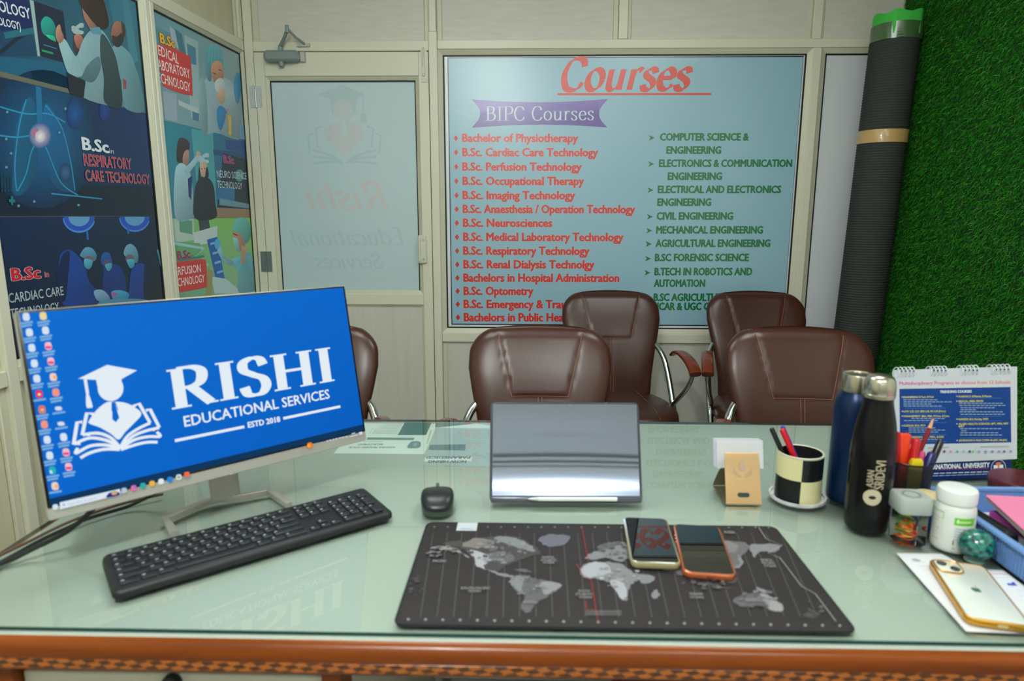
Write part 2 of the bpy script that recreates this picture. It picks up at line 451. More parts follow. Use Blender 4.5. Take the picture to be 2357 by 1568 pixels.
wpart('rail', [(-0.4475, 1.3575, F0, F1, 0.636, 0.684)])
wpart('rail', [(1.3985, XR - 0.005, F0, F1, 0.636, 0.684)])
wpart('bead', [(-0.448, -0.424, F0 + 0.012, F1, 2.1225, CEIL), (0.400, 0.4245, F0 + 0.012, F1, 2.1225, CEIL), (0.4705, 0.487, F0 + 0.012, F1, 2.1225, CEIL), (1.322, 1.3445, F0 + 0.012, F1, 2.1225, CEIL), (1.3885, 1.402, F0 + 0.012, F1, 2.1225, CEIL)], M_BEAD)
wpart('bead', [(-1.3495, -1.318, F0 + 0.012, F1, 2.1205, CEIL), (-0.510, -0.4865, F0 + 0.012, F1, 2.1205, CEIL)], M_BEAD)
wpart('bead', [(-0.4475, -0.424, F0 + 0.012, F1, 0.05, 0.6355)], M_BEAD)
wpart('upper_panel', [(-1.317, -0.511, F0 + 0.014, F1, 2.1205, CEIL), (-0.4235, 0.3995, F0 + 0.014, F1, 2.1225, CEIL), (0.4875, 1.3215, F0 + 0.014, F1, 2.1225, CEIL), (1.4025, XR - 0.006, F0 + 0.014, F1, 2.1225, CEIL)], M_LAM, 0)
wpart('lower_panel', [(-0.4235, 1.357, F0 + 0.014, F1, 0.02, 0.6355)], M_LAMV, 0)
# glazed bays: a bevelled bead round each pane
def bevel_frame(name, x0, x1, z0, z1, wdt, parent, pl, depth=0.02, mt=None):
    """mitred sloping bead: outer edge flush with the frame, inner edge depth behind"""
    m = MB(); O = [(x0, z0), (x1, z0), (x1, z1), (x0, z1)]; I = [(x0 + wdt, z0 + wdt), (x1 - wdt, z0 + wdt), (x1 - wdt, z1 - wdt), (x0 + wdt, z1 - wdt)]
    h0 = -0.003
    vs = [pl.at(*p, h0) for p in O] + [pl.at(*p, -depth * 0.75) for p in I] + [pl.at(*p, -depth) for p in I]
    fs = [(i, (i + 1) % 4, 4 + (i + 1) % 4, 4 + i) for i in range(4)] + [(4 + i, 4 + (i + 1) % 4, 8 + (i + 1) % 4, 8 + i) for i in range(4)]
    m.add(vs, fs); return m.build(name, mt or M_BEAD, parent, world=True, smooth=0)
def window(n, x0, x1, z0, z1, pl, bead, c, gl=-0.0205):
    """structure: bead, black gasket and a pane backed with white film"""
    o = empty('window_%d' % n, pl.at((x0 + x1) / 2, z0, -0.01), kind='structure')
    bevel_frame('bead', x0, x1, z0, z1, bead, o, pl)
    m = MB(); b = bead
    def bar(a0, a1, c0, c1): m.add([pl.at(x, z, h) for h in (gl - 0.006, gl + 0.0042) for z in (c0, c1) for x in (a0, a1)], [(0, 2, 3, 1), (4, 5, 7, 6), (0, 1, 5, 4), (1, 3, 7, 5), (3, 2, 6, 7), (2, 0, 4, 6)])
    t = 0.007
    bar(x0 + b, x1 - b, z0 + b, z0 + b + t); bar(x0 + b, x1 - b, z1 - b - t, z1 - b); bar(x0 + b, x0 + b + t, z0 + b + t, z1 - b - t); bar(x1 - b - t, x1 - b, z0 + b + t, z1 - b - t)
    m.build('gasket', M_GASKET, o, world=True, smooth=0)
    m = MB(); m.add([pl.at(x, z, h) for h in (gl - 0.004, gl) for z in (z0 + b, z1 - b) for x in (x0 + b, x1 - b)], [(0, 2, 3, 1), (4, 5, 7, 6), (0, 1, 5, 4), (1, 3, 7, 5), (3, 2, 6, 7), (2, 0, 4, 6)])
    m.build('pane', c, o, world=True, smooth=0)
    return o
window(1, -0.4475, 1.3575, 0.6845, 2.0795, BW, 0.0235, M_WHITE)
window(2, 1.3985, XR - 0.006, 0.6845, 2.0795, BW, 0.0235, M_WHITE)

# door leaf
door = empty('door_1', (-0.92, YB, 0.01), kind='structure')
DX0, DX1 = -1.347, -0.4925
def dpart(name, boxes, mt=M_CREAM, bev=0.002):
    m = MB()
    for b in boxes: m.box(*b)
    return m.build(name, mt, door, world=True, bevel=bev)
dpart('stile', [(DX0, -1.298, F0 - 0.002, F1 - 0.009, 0.01, 2.068)]); dpart('stile', [(-0.541, DX1, F0 - 0.002, F1 - 0.009, 0.01, 2.068)])
dpart('rail', [(-1.2975, -0.5415, F0 - 0.002, F1 - 0.009, 1.958, 2.068)]); dpart('rail', [(-1.2975, -0.5415, F0 - 0.002, F1 - 0.009, 0.832, 0.886)]); dpart('rail', [(-1.2975, -0.5415, F0 - 0.002, F1 - 0.009, 0.01, 0.16)])
bevel_frame('bead', -1.2975, -0.5415, 0.886, 1.958, 0.019, door, BW)
bevel_frame('bead', -1.2975, -0.5415, 0.16, 0.832, 0.012, door, BW, 0.012)
dpart('lower_panel', [(-1.2975, -0.5415, F0 + 0.012, F0 + 0.018, 0.165, 0.828)], M_LAMV, 0)
mgk = MB()
for b in ((-1.279, -1.2745, F0 + 0.012, F0 + 0.02, 0.905, 1.939), (-0.5645, -0.560, F0 + 0.012, F0 + 0.02, 0.905, 1.939), (-1.2745, -0.5645, F0 + 0.012, F0 + 0.02, 1.932, 1.939)): mgk.box(*b)
mgk.build('gasket', M_GASKET, door, world=True, smooth=0)
PANEC = (190, 212, 218)
ar = Art(Plane((0, YB + 0.0165, 0), (1, 0, 0), (0, 0, 1)), gain=1.0)
ar.sheet(-1.2785, 0.905, -0.5605, 1.939, 0.003, PANEC)
# the shop sign on the outside of the door, seen in reverse through the frosted pane
gy, rd = (178, 203, 210), (196, 205, 208)
ar.poly([(728, 218), (787, 195), (840, 217), (790, 238)], gy); ar.poly([(758, 226), (822, 226), (818, 262), (764, 262)], gy)
ar.line([(836, 218), (836, 262)], 0.006, gy); ar.poly([(831, 262), (841, 262), (845, 282), (829, 282)], gy)
ar.poly(ell(791, 254, 23, 25), (194, 206, 209))
ar.blob([(746, 306), (768, 283), (792, 277), (815, 283), (838, 306), (818, 335), (793, 355), (766, 335)], rd)
ar.poly([(788, 278), (796, 278), (799, 308), (792, 322), (785, 308)], PANEC)
for k in range(2):
    dx, dy = 18 * k, 16 * k
    for sx in (-1, 1):
        ar.line([(793 + sx * (52 + dx), 291 + dy), (793 + sx * (66 + dx), 296 + dy), (793 + sx * (62 + dx), 340 + dy * .8)], 0.010, gy)
for k in range(3):
    for sx in (-1, 1):
        ar.line(spline([(793 + sx * 4, 376), (793 + sx * 25, 360 + 6 * k), (793 + sx * 74, 345 + 16 * k)], 6), 0.011, gy)
NIBI = dict(thick=0.17, thin=0.05, nib=0.6, shear=0.28, serif=False)
NIBD = dict(thick=0.15, thin=0.05, nib=0.3, shear=0.24, serif=True)
ar.text('Rishi', (700, 482), (894, 482), 62, (203, 203, 206), font=NIBI, mirror=True)
ar.text('Educational', (668, 566), (935, 563), 38, (181, 205, 211), font=NIBD, mirror=True)
ar.text('Services', (726, 618), (882, 618), 34, (181, 205, 211), font=NIBD, mirror=True)
ar.build('frosted_pane', M_FROST, door)
# hinges, bolt, pull handle, closer
def hinge(z0, z1, x, mt):
    m = MB(); m.box(x - 0.028, x - 0.003, F0 - 0.0042, F0 - 0.0022, z0, z1); m.box(x + 0.003, x + 0.029, F0 - 0.0042, F0 - 0.0022, z0, z1)
    m.cyl((x, F0 - 0.006, z0), (x, F0 - 0.006, z1), 0.004, n=10)
    for sx in (-0.016, 0.016):
        for k in range(4): m.cyl((x + sx + 0.004 * (-1) ** k, F0 - 0.0062, z0 + 0.012 + k * (z1 - z0 - 0.024) / 3), (x + sx + 0.004 * (-1) ** k, F0 - 0.004, z0 + 0.012 + k * (z1 - z0 - 0.024) / 3), 0.0035, n=8)
    return m.build('hinge', mt, door, world=True)
hinge(1.811, 1.913, -1.348, M_STEEL); hinge(1.001, 1.104, -1.350, mat('weathered steel', (112, 124, 122), 0.45, metal=0.2))
m = MB(); m.box(-0.528, -0.498, F0 - 0.006, F0 - 0.002, 1.928, 2.082); m.cyl((-0.515, F0 - 0.011, 1.955), (-0.515, F0 - 0.011, 2.086), 0.005, n=10); m.box(-0.521, -0.509, F0 - 0.016, F0 - 0.005, 1.965, 1.995)
for z in (1.94, 2.00, 2.072):
    for x in (-0.523, -0.503): m.cyl((x, F0 - 0.009, z), (x, F0 - 0.005, z), 0.003, n=8)
m.build('tower_bolt', mat('ivory bolt', (214, 214, 196), 0.35), door, world=True)
m = MB(); m.rr(0.044, 0.142, 0.008, [(0, 0), (0.010, 0), (0.014, 0.004)], fn=lambda x, y, z: (-0.540 + x, F0 - 0.0025 - z, 1.118 + y))
m.box(-0.556, -0.548, F0 - 0.030, F0 - 0.012, 1.06, 1.176)
hd = m.build('handle', mat('ivory bolt'), door, world=True)
m = MB()
for z in (1.068, 1.165): m.cyl((-0.534, F0 - 0.0195, z), (-0.534, F0 - 0.016, z), 0.006, n=12)
m.build('screw', M_STEEL, hd, world=True)
clo = empty('door_closer', (-1.20, F0 - 0.002, 2.04), label='grey hydraulic door closer with folded arm at the top of the door', cat='door closer')
m = MB(); m.rr(0.168, 0.052, 0.018, [(0, 0.004), (0.006, 0), (0.036, 0), (0.046, 0.010)], fn=lambda x, y, z: (-1.198 + x, F0 - 0.003 - z, 2.044 + y)); m.build('body', M_GREYMETAL, clo, world=True)
m = MB(); m.rr(0.026, 0.046, 0.003, [(0, 0), (0.014, 0), (0.016, 0.002)], fn=lambda x, y, z: (-1.102 + x, F0 - 0.003 - z, 2.044 + y)); m.build('end_plate', M_STEEL, clo, world=True)
m = MB(); m.lathe([(0.004, -0.012), (0.013, -0.010), (0.014, 0.0), (0.014, 0.012)], (-1.204, F0 - 0.026, 2.008), 20); m.build('pinion_cap', M_GREYMETAL, clo, world=True)
m = MB(); m.cyl((-1.204, F0 - 0.026, 2.066), (-1.204, F0 - 0.026, 2.092), 0.011, n=14); m.tube([(-1.204, F0 - 0.026, 2.088), (-1.175, F0 - 0.05, 2.12), (-1.150, F0 - 0.075, 2.150)], [0.010, 0.008, 0.008], 10); m.build('arm', M_GREYMETAL, clo, world=True)
m = MB(); m.cyl((-1.149, F0 - 0.077, 2.138), (-1.149, F0 - 0.077, 2.172), 0.009, n=14); m.tube([(-1.149, F0 - 0.077, 2.158), (-1.12, F0 - 0.045, 2.125), (-1.09, F0 - 0.012, 2.104)], 0.006, 10); m.build('arm', M_GREYMETAL, clo, world=True)
m = MB(); m.box(-1.128, -1.066, F0 - 0.012, F0 - 0.0005, 2.092, 2.108); m.cyl((-1.076, F0 - 0.016, 2.10), (-1.076, F0 - 0.012, 2.10), 0.004, n=8); m.build('bracket', M_STEEL, clo, world=True)

# left partition
def lw_box(m, s0, s1, z0, z1, h0, h1):
    pl = LP(); m.add([pl.at(-s, z, h) for h in (h0, h1) for z in (z0, z1) for s in (s1, s0)], [(0, 2, 3, 1), (4, 5, 7, 6), (0, 1, 5, 4), (1, 3, 7, 5), (3, 2, 6, 7), (2, 0, 4, 6)])
def lw_part(name, boxes, mt=M_CREAM, parent=None, bev=0.003):
    m = MB()
    for b in boxes: lw_box(m, *b)
    return m.build(name, mt, parent, world=True, bevel=bev)
m = MB(); lw_box(m, -0.02, 6.05, 0, CEIL, -0.12, -0.0245); wl = m.build('wall_left', M_LAML, None, smooth=0); tag(wl, kind='structure')
lw_part('post', [(0.0, 0.034, 2.1225, CEIL, -0.024, 0.0)], parent=wl); lw_part('post', [(0.0, 0.034, 0.0805, 0.8215, -0.024, 0.0)], parent=wl)
lw_part('post', [(0.7665, 0.7915, 0, 2.0745, -0.024, 0.003)], parent=wl); lw_part('post', [(0.7975, 0.8215, 0, 2.0745, -0.024, 0.003)], parent=wl); lw_part('groove', [(0.792, 0.797, 0, 2.0745, -0.024, -0.002)], M_BEAD, wl, 0)
lw_part('post', [(1.627, 1.664, 0, CEIL, -0.024, 0.004)], parent=wl)
lw_part('rail', [(0.0, 1.6265, 2.075, 2.1225, -0.024, 0.0)], parent=wl)
lw_part('rail', [(0.0, 0.766, 0.822, 0.868, -0.024, 0.0)], parent=wl); lw_part('rail', [(0.822, 1.6265, 0.822, 0.868, -0.024, 0.0)], parent=wl); lw_part('rail', [(1.6645, 3.2, 0.818, 0.864, -0.024, 0.0)], parent=wl)
lw_part('rail', [(0.0345, 3.2, 0.0, 0.08, -0.024, 0.0)], parent=wl)
lw_part('bead', [(0.0345, 0.050, 2.123, CEIL, -0.024, -0.010)], M_BEAD, wl)
lw_part('bead', [(1.602, 1.6265, 0.0805, 0.8215, -0.024, -0.012), (1.6645, 1.69, 0.0805, 0.8175, -0.024, -0.012), (0.822, 0.845, 0.0805, 0.8215, -0.024, -0.012)], M_BEAD, wl)
lw_part('panel', [(1.665, 3.2, 0.865, CEIL, -0.024, -0.014)], M_LAML, wl, 0)
lp = LP()
window(3, -0.766, -0.0005, 0.8685, 2.0745, lp, 0.013, M_WHITE)
window(4, -1.6265, -0.822, 0.8685, 2.0745, lp, 0.015, M_WHITE)

# ceiling lamps
for i, (x, y, s) in enumerate(PANELS):
    lm = empty('ceiling_light', (x, y, CEIL), label=['square white ceiling light panel above the desk front, left of the pair', 'square white ceiling light panel above the desk front, right of the pair', 'square white ceiling light panel over the visitor chairs, nearer the door', 'square white ceiling light panel over the visitor chairs, nearer the grass wall'][i], cat='ceiling light', group='ceiling light panels')
    solid('frame', [(-s / 2 - .02, s / 2 + .02, -s / 2 - .02, s / 2 + .02, -0.012, 0.0)], M_WPLASTIC, lm)
    me = mat('lamp diffuser', (255, 255, 255), emit=((255, 255, 255), LAMP_POWER)); me.node_tree.nodes['Principled BSDF'].inputs['Emission Color'].default_value = LAMP_COLOR + (1,)
    solid('diffuser', [(-s / 2, s / 2, -s / 2, s / 2, -0.016, -0.0125)], me, lm)
bl_ = empty('bulb', (-0.32, -0.22, CEIL), label='bright round bulb hanging from the ceiling above the desk user', cat='light bulb')
m = MB(); m.lathe([(.001, -.0005), (.035, -.0005), (.035, -.02), (.018, -.03), (.018, -.075), (.001, -.075)], n=24); m.build('holder', M_WPLASTIC, bl_)
mb_ = mat('bulb glow', (255, 255, 255), emit=((255, 255, 255), 640.0)); mb_.node_tree.nodes['Principled BSDF'].inputs['Emission Color'].default_value = LAMP_COLOR + (1,)
m = MB(); m.sphere((0, 0, -.125), .048, 20, 14); m.build('globe', mb_, bl_)
tl_ = empty('tube_light', (0.1, -2.5, 2.20), label='long white tube light fixed high on the wall opposite the banner', cat='tube light')
solid('housing', [(-1.25, 1.25, 0.001, 0.03, -0.03, 0.03)], M_WPLASTIC, tl_)
solid('tube', [(-1.22, 1.22, 0.0305, 0.045, -0.020, 0.020)], mat('tube glow', (255, 255, 255), emit=((245, 250, 255), 14.0)), tl_)

# ------------------------------------------------------------------ courses banner
def pre_w(full, prefix):
    a = raw_text(full)[0]; b = raw_text(prefix)[0]
    return (max(v[0] for v in a) - min(v[0] for v in a)) / (max(v[0] for v in b) - min(v[0] for v in b))
ba = Art(Plane((0, YB + 0.0165, 0), (1, 0, 0), (0, 0, 1)), gain=1.0)
BLUE = (150, 192, 212)
p = ba.pl.px
x0, z0 = p(1022, 757); x1, z1 = p(1860, 126)
x0, z0, x1, z1 = -0.415, 0.713, 1.322, 2.048
ba.sheet(x0, z0, x1, z1, 0.0008, (226, 230, 236))
ba.poly([(x0 + .014, z0 + .012), (x1 - .003, z0 + .012), (x1 - .003, z1 - .002), (x0 + .014, z1 - .002)], (20, 24, 30), px=False)
ba.poly([(x0 + .019, z0 + .018), (x1 - .005, z0 + .018), (x1 - .005, z1 - .007), (x0 + .019, z1 - .007)], BLUE, px=False)
def q(x, y): return (1000 + x / 2.01, y / 2.01)
RED, GRN = (222, 38, 26), (0, 118, 62)
NIBC = dict(thick=0.21, thin=0.05, nib=0.65, shear=0.22, serif=False, track=0.02)
ba.text('Courses', q(585, 418), q(1193, 414), 73, (226, 58, 38), font=NIBC)
ba.poly([q(568, 431), q(1280, 430), q(1280, 440), q(570, 441)], (226, 50, 34))
rt = spline([q(172, 460), q(330, 470), q(490, 473), q(650, 469), q(804, 458)], 5); rn = spline([q(804, 458), q(772, 495), q(762, 525), q(770, 555), q(800, 590)], 4)
rb = spline([q(800, 590), q(650, 581), q(490, 577), q(330, 581), q(172, 591)], 5); ln = spline([q(172, 591), q(202, 555), q(211, 525), q(202, 495), q(172, 460)], 4)
rib = rt[:-1] + rn[:-1] + rb[:-1] + ln[:-1]
ba.poly(rib, None, cols=[(128, 104, 190) if y < 260 else (96, 66, 160) for (x, y) in rib])
ba.text('BIPC Courses', q(236, 558), q(737, 556), 32, (206, 222, 230), font=dict(thick=0.105, thin=0.03, nib=0.0, shear=0.0, serif=True, track=0.03))
reds = [('Bachelor of Physiotherapy', 130, 663, 656), ('B.Sc. Cardiac Care Technology', 131, 755, 722), ('B.Sc. Perfusion Technology', 131, 679, 789), ('B.Sc. Occupational Therapy', 132, 690, 855),
        ('B.Sc. Imaging Technology', 132, 649, 921), ('B.Sc. Anaesthesia / Operation Technology', 133, 926, 985), ('B.Sc. Neurosciences', 134, 543, 1049), ('B.Sc. Medical Laboratory Technology', 135, 872, 1114),
        ('B.Sc. Respiratory Technology', 135, 715, 1178), ('B.Sc. Renal Dialysis Technolgy', 136, 738, 1241), ('Bachelors in Hospital Administration', 136, 853, 1303), ('B.Sc. Optometry', 137, 456, 1364),
        ('B.Sc. Emergency & Trauma', 137, 137 + 448 * pre_w('B.Sc. Emergency & Trauma', 'B.Sc. Emergency & Tra'), 1425), ('Bachelors in Public Health', 138, 138 + 457 * pre_w('Bachelors in Public Health', 'Bachelors in Public Hea'), 1486)]
for i, (t, a, b, y) in enumerate(reds):
    cc = (222, 52, 40)
    ba.text(t, q(a, y), q(b, y + (b - a) * .002), 18.2, cc, bold=0.050, outline=(0.085, (176, 198, 212)))
    cx, cy = 99 + i * 0.75, y - 17
    ba.poly([q(cx - 10, cy), q(cx, cy - 14), q(cx + 10, cy), q(cx, cy + 14)], RED)
grn = [('COMPUTER SCIENCE &', 1044, 1452, 650), ('ENGINEERING', 1074, 1324, 711), ('ELECTRONICS & COMMUNICATION', 1040, 1652, 772), ('ENGINEERING', 1080, 1328, 832), ('ELECTRICAL AND ELECTRONICS', 1034, 1601, 893),
       ('ENGINEERING', 1032, 1278, 952), ('CIVIL ENGINEERING', 1029, 1379, 1016), ('MECHANICAL ENGINEERING', 1027, 1517, 1080), ('AGRICULTURAL ENGINEERING', 1024, 1551, 1142), ('B.SC FORENSIC SCIENCE', 1021, 1452, 1208),
       ('B.TECH IN ROBOTICS AND', 1019, 1468, 1273), ('AUTOMATION', 1016, 1250, 1327), ('B.SC AGRICULTURE', 1015, 1015 + 264 * pre_w('B.SC AGRICULTURE', 'B.SC AGRICULT'), 1392), ('ICAR & UGC CO', 1031, 1300, 1434)]
for t, a, b, y in grn: ba.text(t, q(a, y), q(b, y), 16.2, GRN, bold=0.055)
for i, y in enumerate((638, 759, 880, 1003, 1067, 1129, 1197, 1262)):
    x = 991 - i * 2.8
    ba.poly([q(x, y - 13), q(x + 28, y), q(x, y + 13), q(x + 8, y)], GRN)
bo = ba.build('course_banner', M_BANNER)
tag(bo, 'large pale blue banner headed Courses listing degrees in red and green', 'banner')

# ------------------------------------------------------------------ medical posters on the left panes
def poster(name, s0, s1, z0, z1, bg, label):
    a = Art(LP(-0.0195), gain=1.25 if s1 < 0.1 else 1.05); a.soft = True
    a.sheet(-s0, z0, -s1, z1, 0.0006, bg[0])
    a.quad([(-s0, z1), (-s1, z1), (-s1, z0), (-s0, z0)], bg, px=False)
    a.done = lambda: tag(a.build(name, M_PRINT), label, 'poster', 'medical course posters on the left panes')
    return a
SKIN, HAIR, COAT, TEAL = (176, 124, 100), (62, 44, 42), (128, 168, 182), (30, 110, 140)
# 1 EEG scene
a = poster('medical_poster', 1.605, 0.8385, 1.6665, 2.0555, [(6, 40, 80), (44, 112, 136), (52, 110, 128), (14, 68, 92)], 'poster with two people in coats studying a brain scan screen, top of the near pane')
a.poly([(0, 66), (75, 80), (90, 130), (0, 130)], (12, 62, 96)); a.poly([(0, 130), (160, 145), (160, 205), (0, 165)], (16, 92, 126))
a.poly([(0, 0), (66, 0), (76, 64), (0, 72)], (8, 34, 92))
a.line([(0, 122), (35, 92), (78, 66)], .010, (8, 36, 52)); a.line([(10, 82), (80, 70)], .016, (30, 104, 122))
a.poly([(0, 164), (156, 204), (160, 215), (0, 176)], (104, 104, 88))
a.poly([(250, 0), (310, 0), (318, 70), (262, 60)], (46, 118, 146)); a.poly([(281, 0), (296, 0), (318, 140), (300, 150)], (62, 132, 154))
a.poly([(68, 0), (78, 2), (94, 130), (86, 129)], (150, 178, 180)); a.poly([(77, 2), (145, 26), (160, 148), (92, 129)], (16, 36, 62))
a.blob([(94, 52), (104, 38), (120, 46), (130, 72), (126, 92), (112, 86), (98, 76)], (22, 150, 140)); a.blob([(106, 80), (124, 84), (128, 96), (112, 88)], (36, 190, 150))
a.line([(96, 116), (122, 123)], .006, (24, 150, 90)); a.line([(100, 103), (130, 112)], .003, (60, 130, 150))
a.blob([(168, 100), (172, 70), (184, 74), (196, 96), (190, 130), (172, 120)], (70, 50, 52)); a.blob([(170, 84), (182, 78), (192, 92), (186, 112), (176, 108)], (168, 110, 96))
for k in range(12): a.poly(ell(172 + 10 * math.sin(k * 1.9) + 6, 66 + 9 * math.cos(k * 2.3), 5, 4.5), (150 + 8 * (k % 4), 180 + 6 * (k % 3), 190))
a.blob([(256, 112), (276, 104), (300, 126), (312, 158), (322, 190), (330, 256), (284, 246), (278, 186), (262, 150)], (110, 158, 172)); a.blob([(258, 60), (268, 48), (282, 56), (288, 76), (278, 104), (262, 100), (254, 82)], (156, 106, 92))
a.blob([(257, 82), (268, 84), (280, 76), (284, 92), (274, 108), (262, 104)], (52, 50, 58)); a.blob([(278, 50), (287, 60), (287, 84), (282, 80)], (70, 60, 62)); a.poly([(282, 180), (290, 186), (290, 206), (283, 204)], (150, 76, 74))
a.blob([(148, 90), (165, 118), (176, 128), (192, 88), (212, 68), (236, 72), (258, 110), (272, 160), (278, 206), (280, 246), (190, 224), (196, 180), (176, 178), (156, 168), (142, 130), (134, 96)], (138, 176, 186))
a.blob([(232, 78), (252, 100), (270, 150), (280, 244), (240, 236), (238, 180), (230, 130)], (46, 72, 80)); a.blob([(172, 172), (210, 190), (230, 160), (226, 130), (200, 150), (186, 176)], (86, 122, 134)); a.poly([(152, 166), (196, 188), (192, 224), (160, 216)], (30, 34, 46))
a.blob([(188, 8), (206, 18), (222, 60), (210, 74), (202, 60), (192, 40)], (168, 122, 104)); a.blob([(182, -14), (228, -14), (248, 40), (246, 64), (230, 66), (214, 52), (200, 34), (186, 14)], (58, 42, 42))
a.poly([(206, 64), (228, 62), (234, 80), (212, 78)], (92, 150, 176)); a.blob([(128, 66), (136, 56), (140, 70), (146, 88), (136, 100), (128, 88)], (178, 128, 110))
a.text('OLOGY', (-2, 26), (70, 44), 24, (212, 222, 228), bold=0.02); a.text('OLOGY)', (-4, 57), (47, 69), 17, (212, 222, 228), bold=0.02)
a.done()
# 2 lungs
a = poster('medical_poster', 1.605, 0.8385, 1.2865, 1.6655, [(4, 40, 66), (18, 46, 104), (4, 52, 92), (2, 22, 40)], 'dark blue poster with glowing lungs reading Respiratory Care Technology')
a.poly([(0, 420), (360, 430), (362, 497), (0, 498)], (4, 30, 52))
a.glow(95, 320, 130, 160, (16, 100, 150), (5, 44, 80)); a.blob([(60, 230), (78, 235), (84, 300), (86, 380), (60, 440), (30, 445), (30, 380), (38, 290)], (16, 92, 132)); a.blob([(104, 240), (130, 270), (152, 330), (168, 400), (172, 440), (130, 432), (108, 380), (100, 310)], (16, 96, 146))
for k, P_ in enumerate([[(60, 230), (44, 290), (34, 380), (38, 440)], [(104, 242), (140, 290), (162, 370), (172, 438)], [(90, 200), (92, 260), (92, 312)], [(92, 312), (110, 350), (140, 420), (180, 450)], [(92, 312), (72, 350), (60, 400), (40, 440)], [(0, 246), (60, 262), (110, 262), (150, 282)], [(0, 312), (40, 316), (80, 310)], [(118, 446), (180, 452), (235, 458)]]):
    a.line(spline(P_, 6), .0045, (44, 140, 186))
a.line([(88, 200), (92, 300)], .022, (26, 110, 156)); a.glow(92, 312, 26, 30, (220, 200, 210), (40, 90, 150)); a.glow(80, 306, 10, 12, (214, 90, 116), (120, 130, 170)); a.glow(92, 314, 12, 14, (244, 236, 236), (190, 180, 200))
a.glow(172, 262, 20, 36, (12, 90, 156), (10, 50, 108)); a.glow(240, 256, 12, 24, (14, 76, 150), (14, 48, 106)); a.glow(150, 398, 14, 22, (60, 110, 150), (10, 60, 104))
for (x, y) in ((14, 320), (25, 353), (14, 385), (16, 258), (150, 250), (180, 472), (42, 474), (78, 464), (136, 305)): a.glow(x, y, 4, 4, (120, 190, 200), (12, 60, 96))
for r in range(5):
    for c in range(4): a.poly([(1 + c * 7, 400 + r * 9), (6 + c * 7, 400 + r * 9), (6 + c * 7, 406 + r * 9), (1 + c * 7, 406 + r * 9)], (12, 66, 82))
a.line([(26, 452), (26, 472)], .008, (36, 120, 130)); a.line([(19, 462), (33, 463)], .008, (36, 120, 130))
a.text('B.Sc', (190, 344), (249, 352), 27, (216, 228, 234), bold=0.045); a.text('in', (251, 353), (261, 354), 11, (206, 218, 226))
a.text('RESPIRATORY', (193, 381), (302, 390), 26, (196, 46, 58), bold=0.012, outline=(0.032, (206, 206, 220))); a.text('CARE TECHNOLOGY', (197, 416), (344, 424), 24, (196, 46, 58), bold=0.012, outline=(0.032, (206, 206, 220)))
a.done()
# 3 surgeons
a = poster('medical_poster', 1.605, 0.8385, 0.8865, 1.2855, [(2, 40, 80), (2, 34, 66), (3, 22, 40), (2, 30, 56)], 'dark blue poster with three masked surgeons reading Cardiac Care Technology')
for (cx, r) in ((182, 36), (310, 34)):
    a.poly([(cx - r, 499)] + ell(cx, 499, r, r * .95, 20, 0, math.pi, 0)[1:], (30, 80, 190)); a.poly([(cx - r * .7, 499)] + ell(cx, 499, r * .68, r * .62, 20, 0, math.pi, 0)[1:], (96, 156, 206))
    a.line(ell(cx, 499, r * 1.02, r * .97, 20, 0, 0.3, math.pi - .1), .006, (70, 140, 220))
a.line([(200, 532), (202, 552)], .010, (40, 96, 190)); a.line([(294, 518), (295, 538)], .012, (40, 96, 190))
gown, cap_, mk = (14, 62, 150), (84, 150, 186), (74, 164, 190)
a.blob([(240, 612), (262, 608), (282, 622), (290, 660), (280, 692), (240, 690)], (12, 52, 128)); a.blob([(232, 604), (236, 584), (250, 582), (258, 600), (256, 616), (240, 614)], (30, 84, 160)); a.poly(ell(246, 606, 8, 9), (90, 80, 110)); a.blob([(242, 610), (256, 606), (256, 618), (248, 624)], mk)
a.blob([(140, 584), (160, 575), (180, 590), (196, 614), (206, 650), (240, 690), (150, 704), (138, 660), (134, 618)], (16, 66, 150)); a.blob([(142, 590), (160, 580), (156, 640), (150, 690), (134, 690), (132, 640)], (6, 34, 84))
a.blob([(184, 586), (196, 570), (212, 572), (222, 588), (216, 602), (198, 596), (188, 592)], cap_); a.poly(ell(204, 598, 11, 9), (120, 96, 110)); a.blob([(194, 596), (212, 600), (210, 614), (202, 620), (194, 612)], mk)
a.blob([(304, 616), (326, 606), (344, 626), (354, 670), (350, 690), (300, 694), (298, 650)], (14, 60, 144)); a.blob([(332, 610), (346, 630), (356, 680), (332, 690)], (4, 30, 66))
a.blob([(284, 582), (290, 566), (302, 562), (314, 574), (318, 594), (312, 606), (290, 592)], (104, 158, 184)); a.poly(ell(298, 596, 10, 10), (110, 92, 104)); a.blob([(292, 598), (308, 598), (308, 612), (300, 618), (294, 610)], mk)
a.blob([(216, 670), (236, 668), (252, 686), (240, 696), (222, 690)], (120, 160, 196)); a.blob([(256, 672), (276, 668), (296, 676), (290, 690), (262, 690)], (60, 150, 196)); a.blob([(230, 694), (280, 688), (340, 692), (340, 720), (230, 720)], (70, 130, 160)); a.poly(ell(262, 678, 7, 5), (170, 90, 150)); a.poly([(360, 576), (364, 574), (372, 614), (368, 612)], (60, 130, 170))
a.text('B.Sc', (28, 646), (92, 640), 27, (206, 24, 40), bold=0.045, outline=(0.085, (190, 196, 212))); a.text('in', (103, 638), (112, 637), 13, (206, 24, 40), bold=0.02, outline=(0.05, (190, 196, 212)))
a.text('CARDIAC CARE', (20, 698), (146, 679), 22, (176, 192, 200), bold=0.012); a.text('TECHNOLOGY', (24, 734), (136, 716), 22, (176, 192, 200), bold=0.012)
a.done()
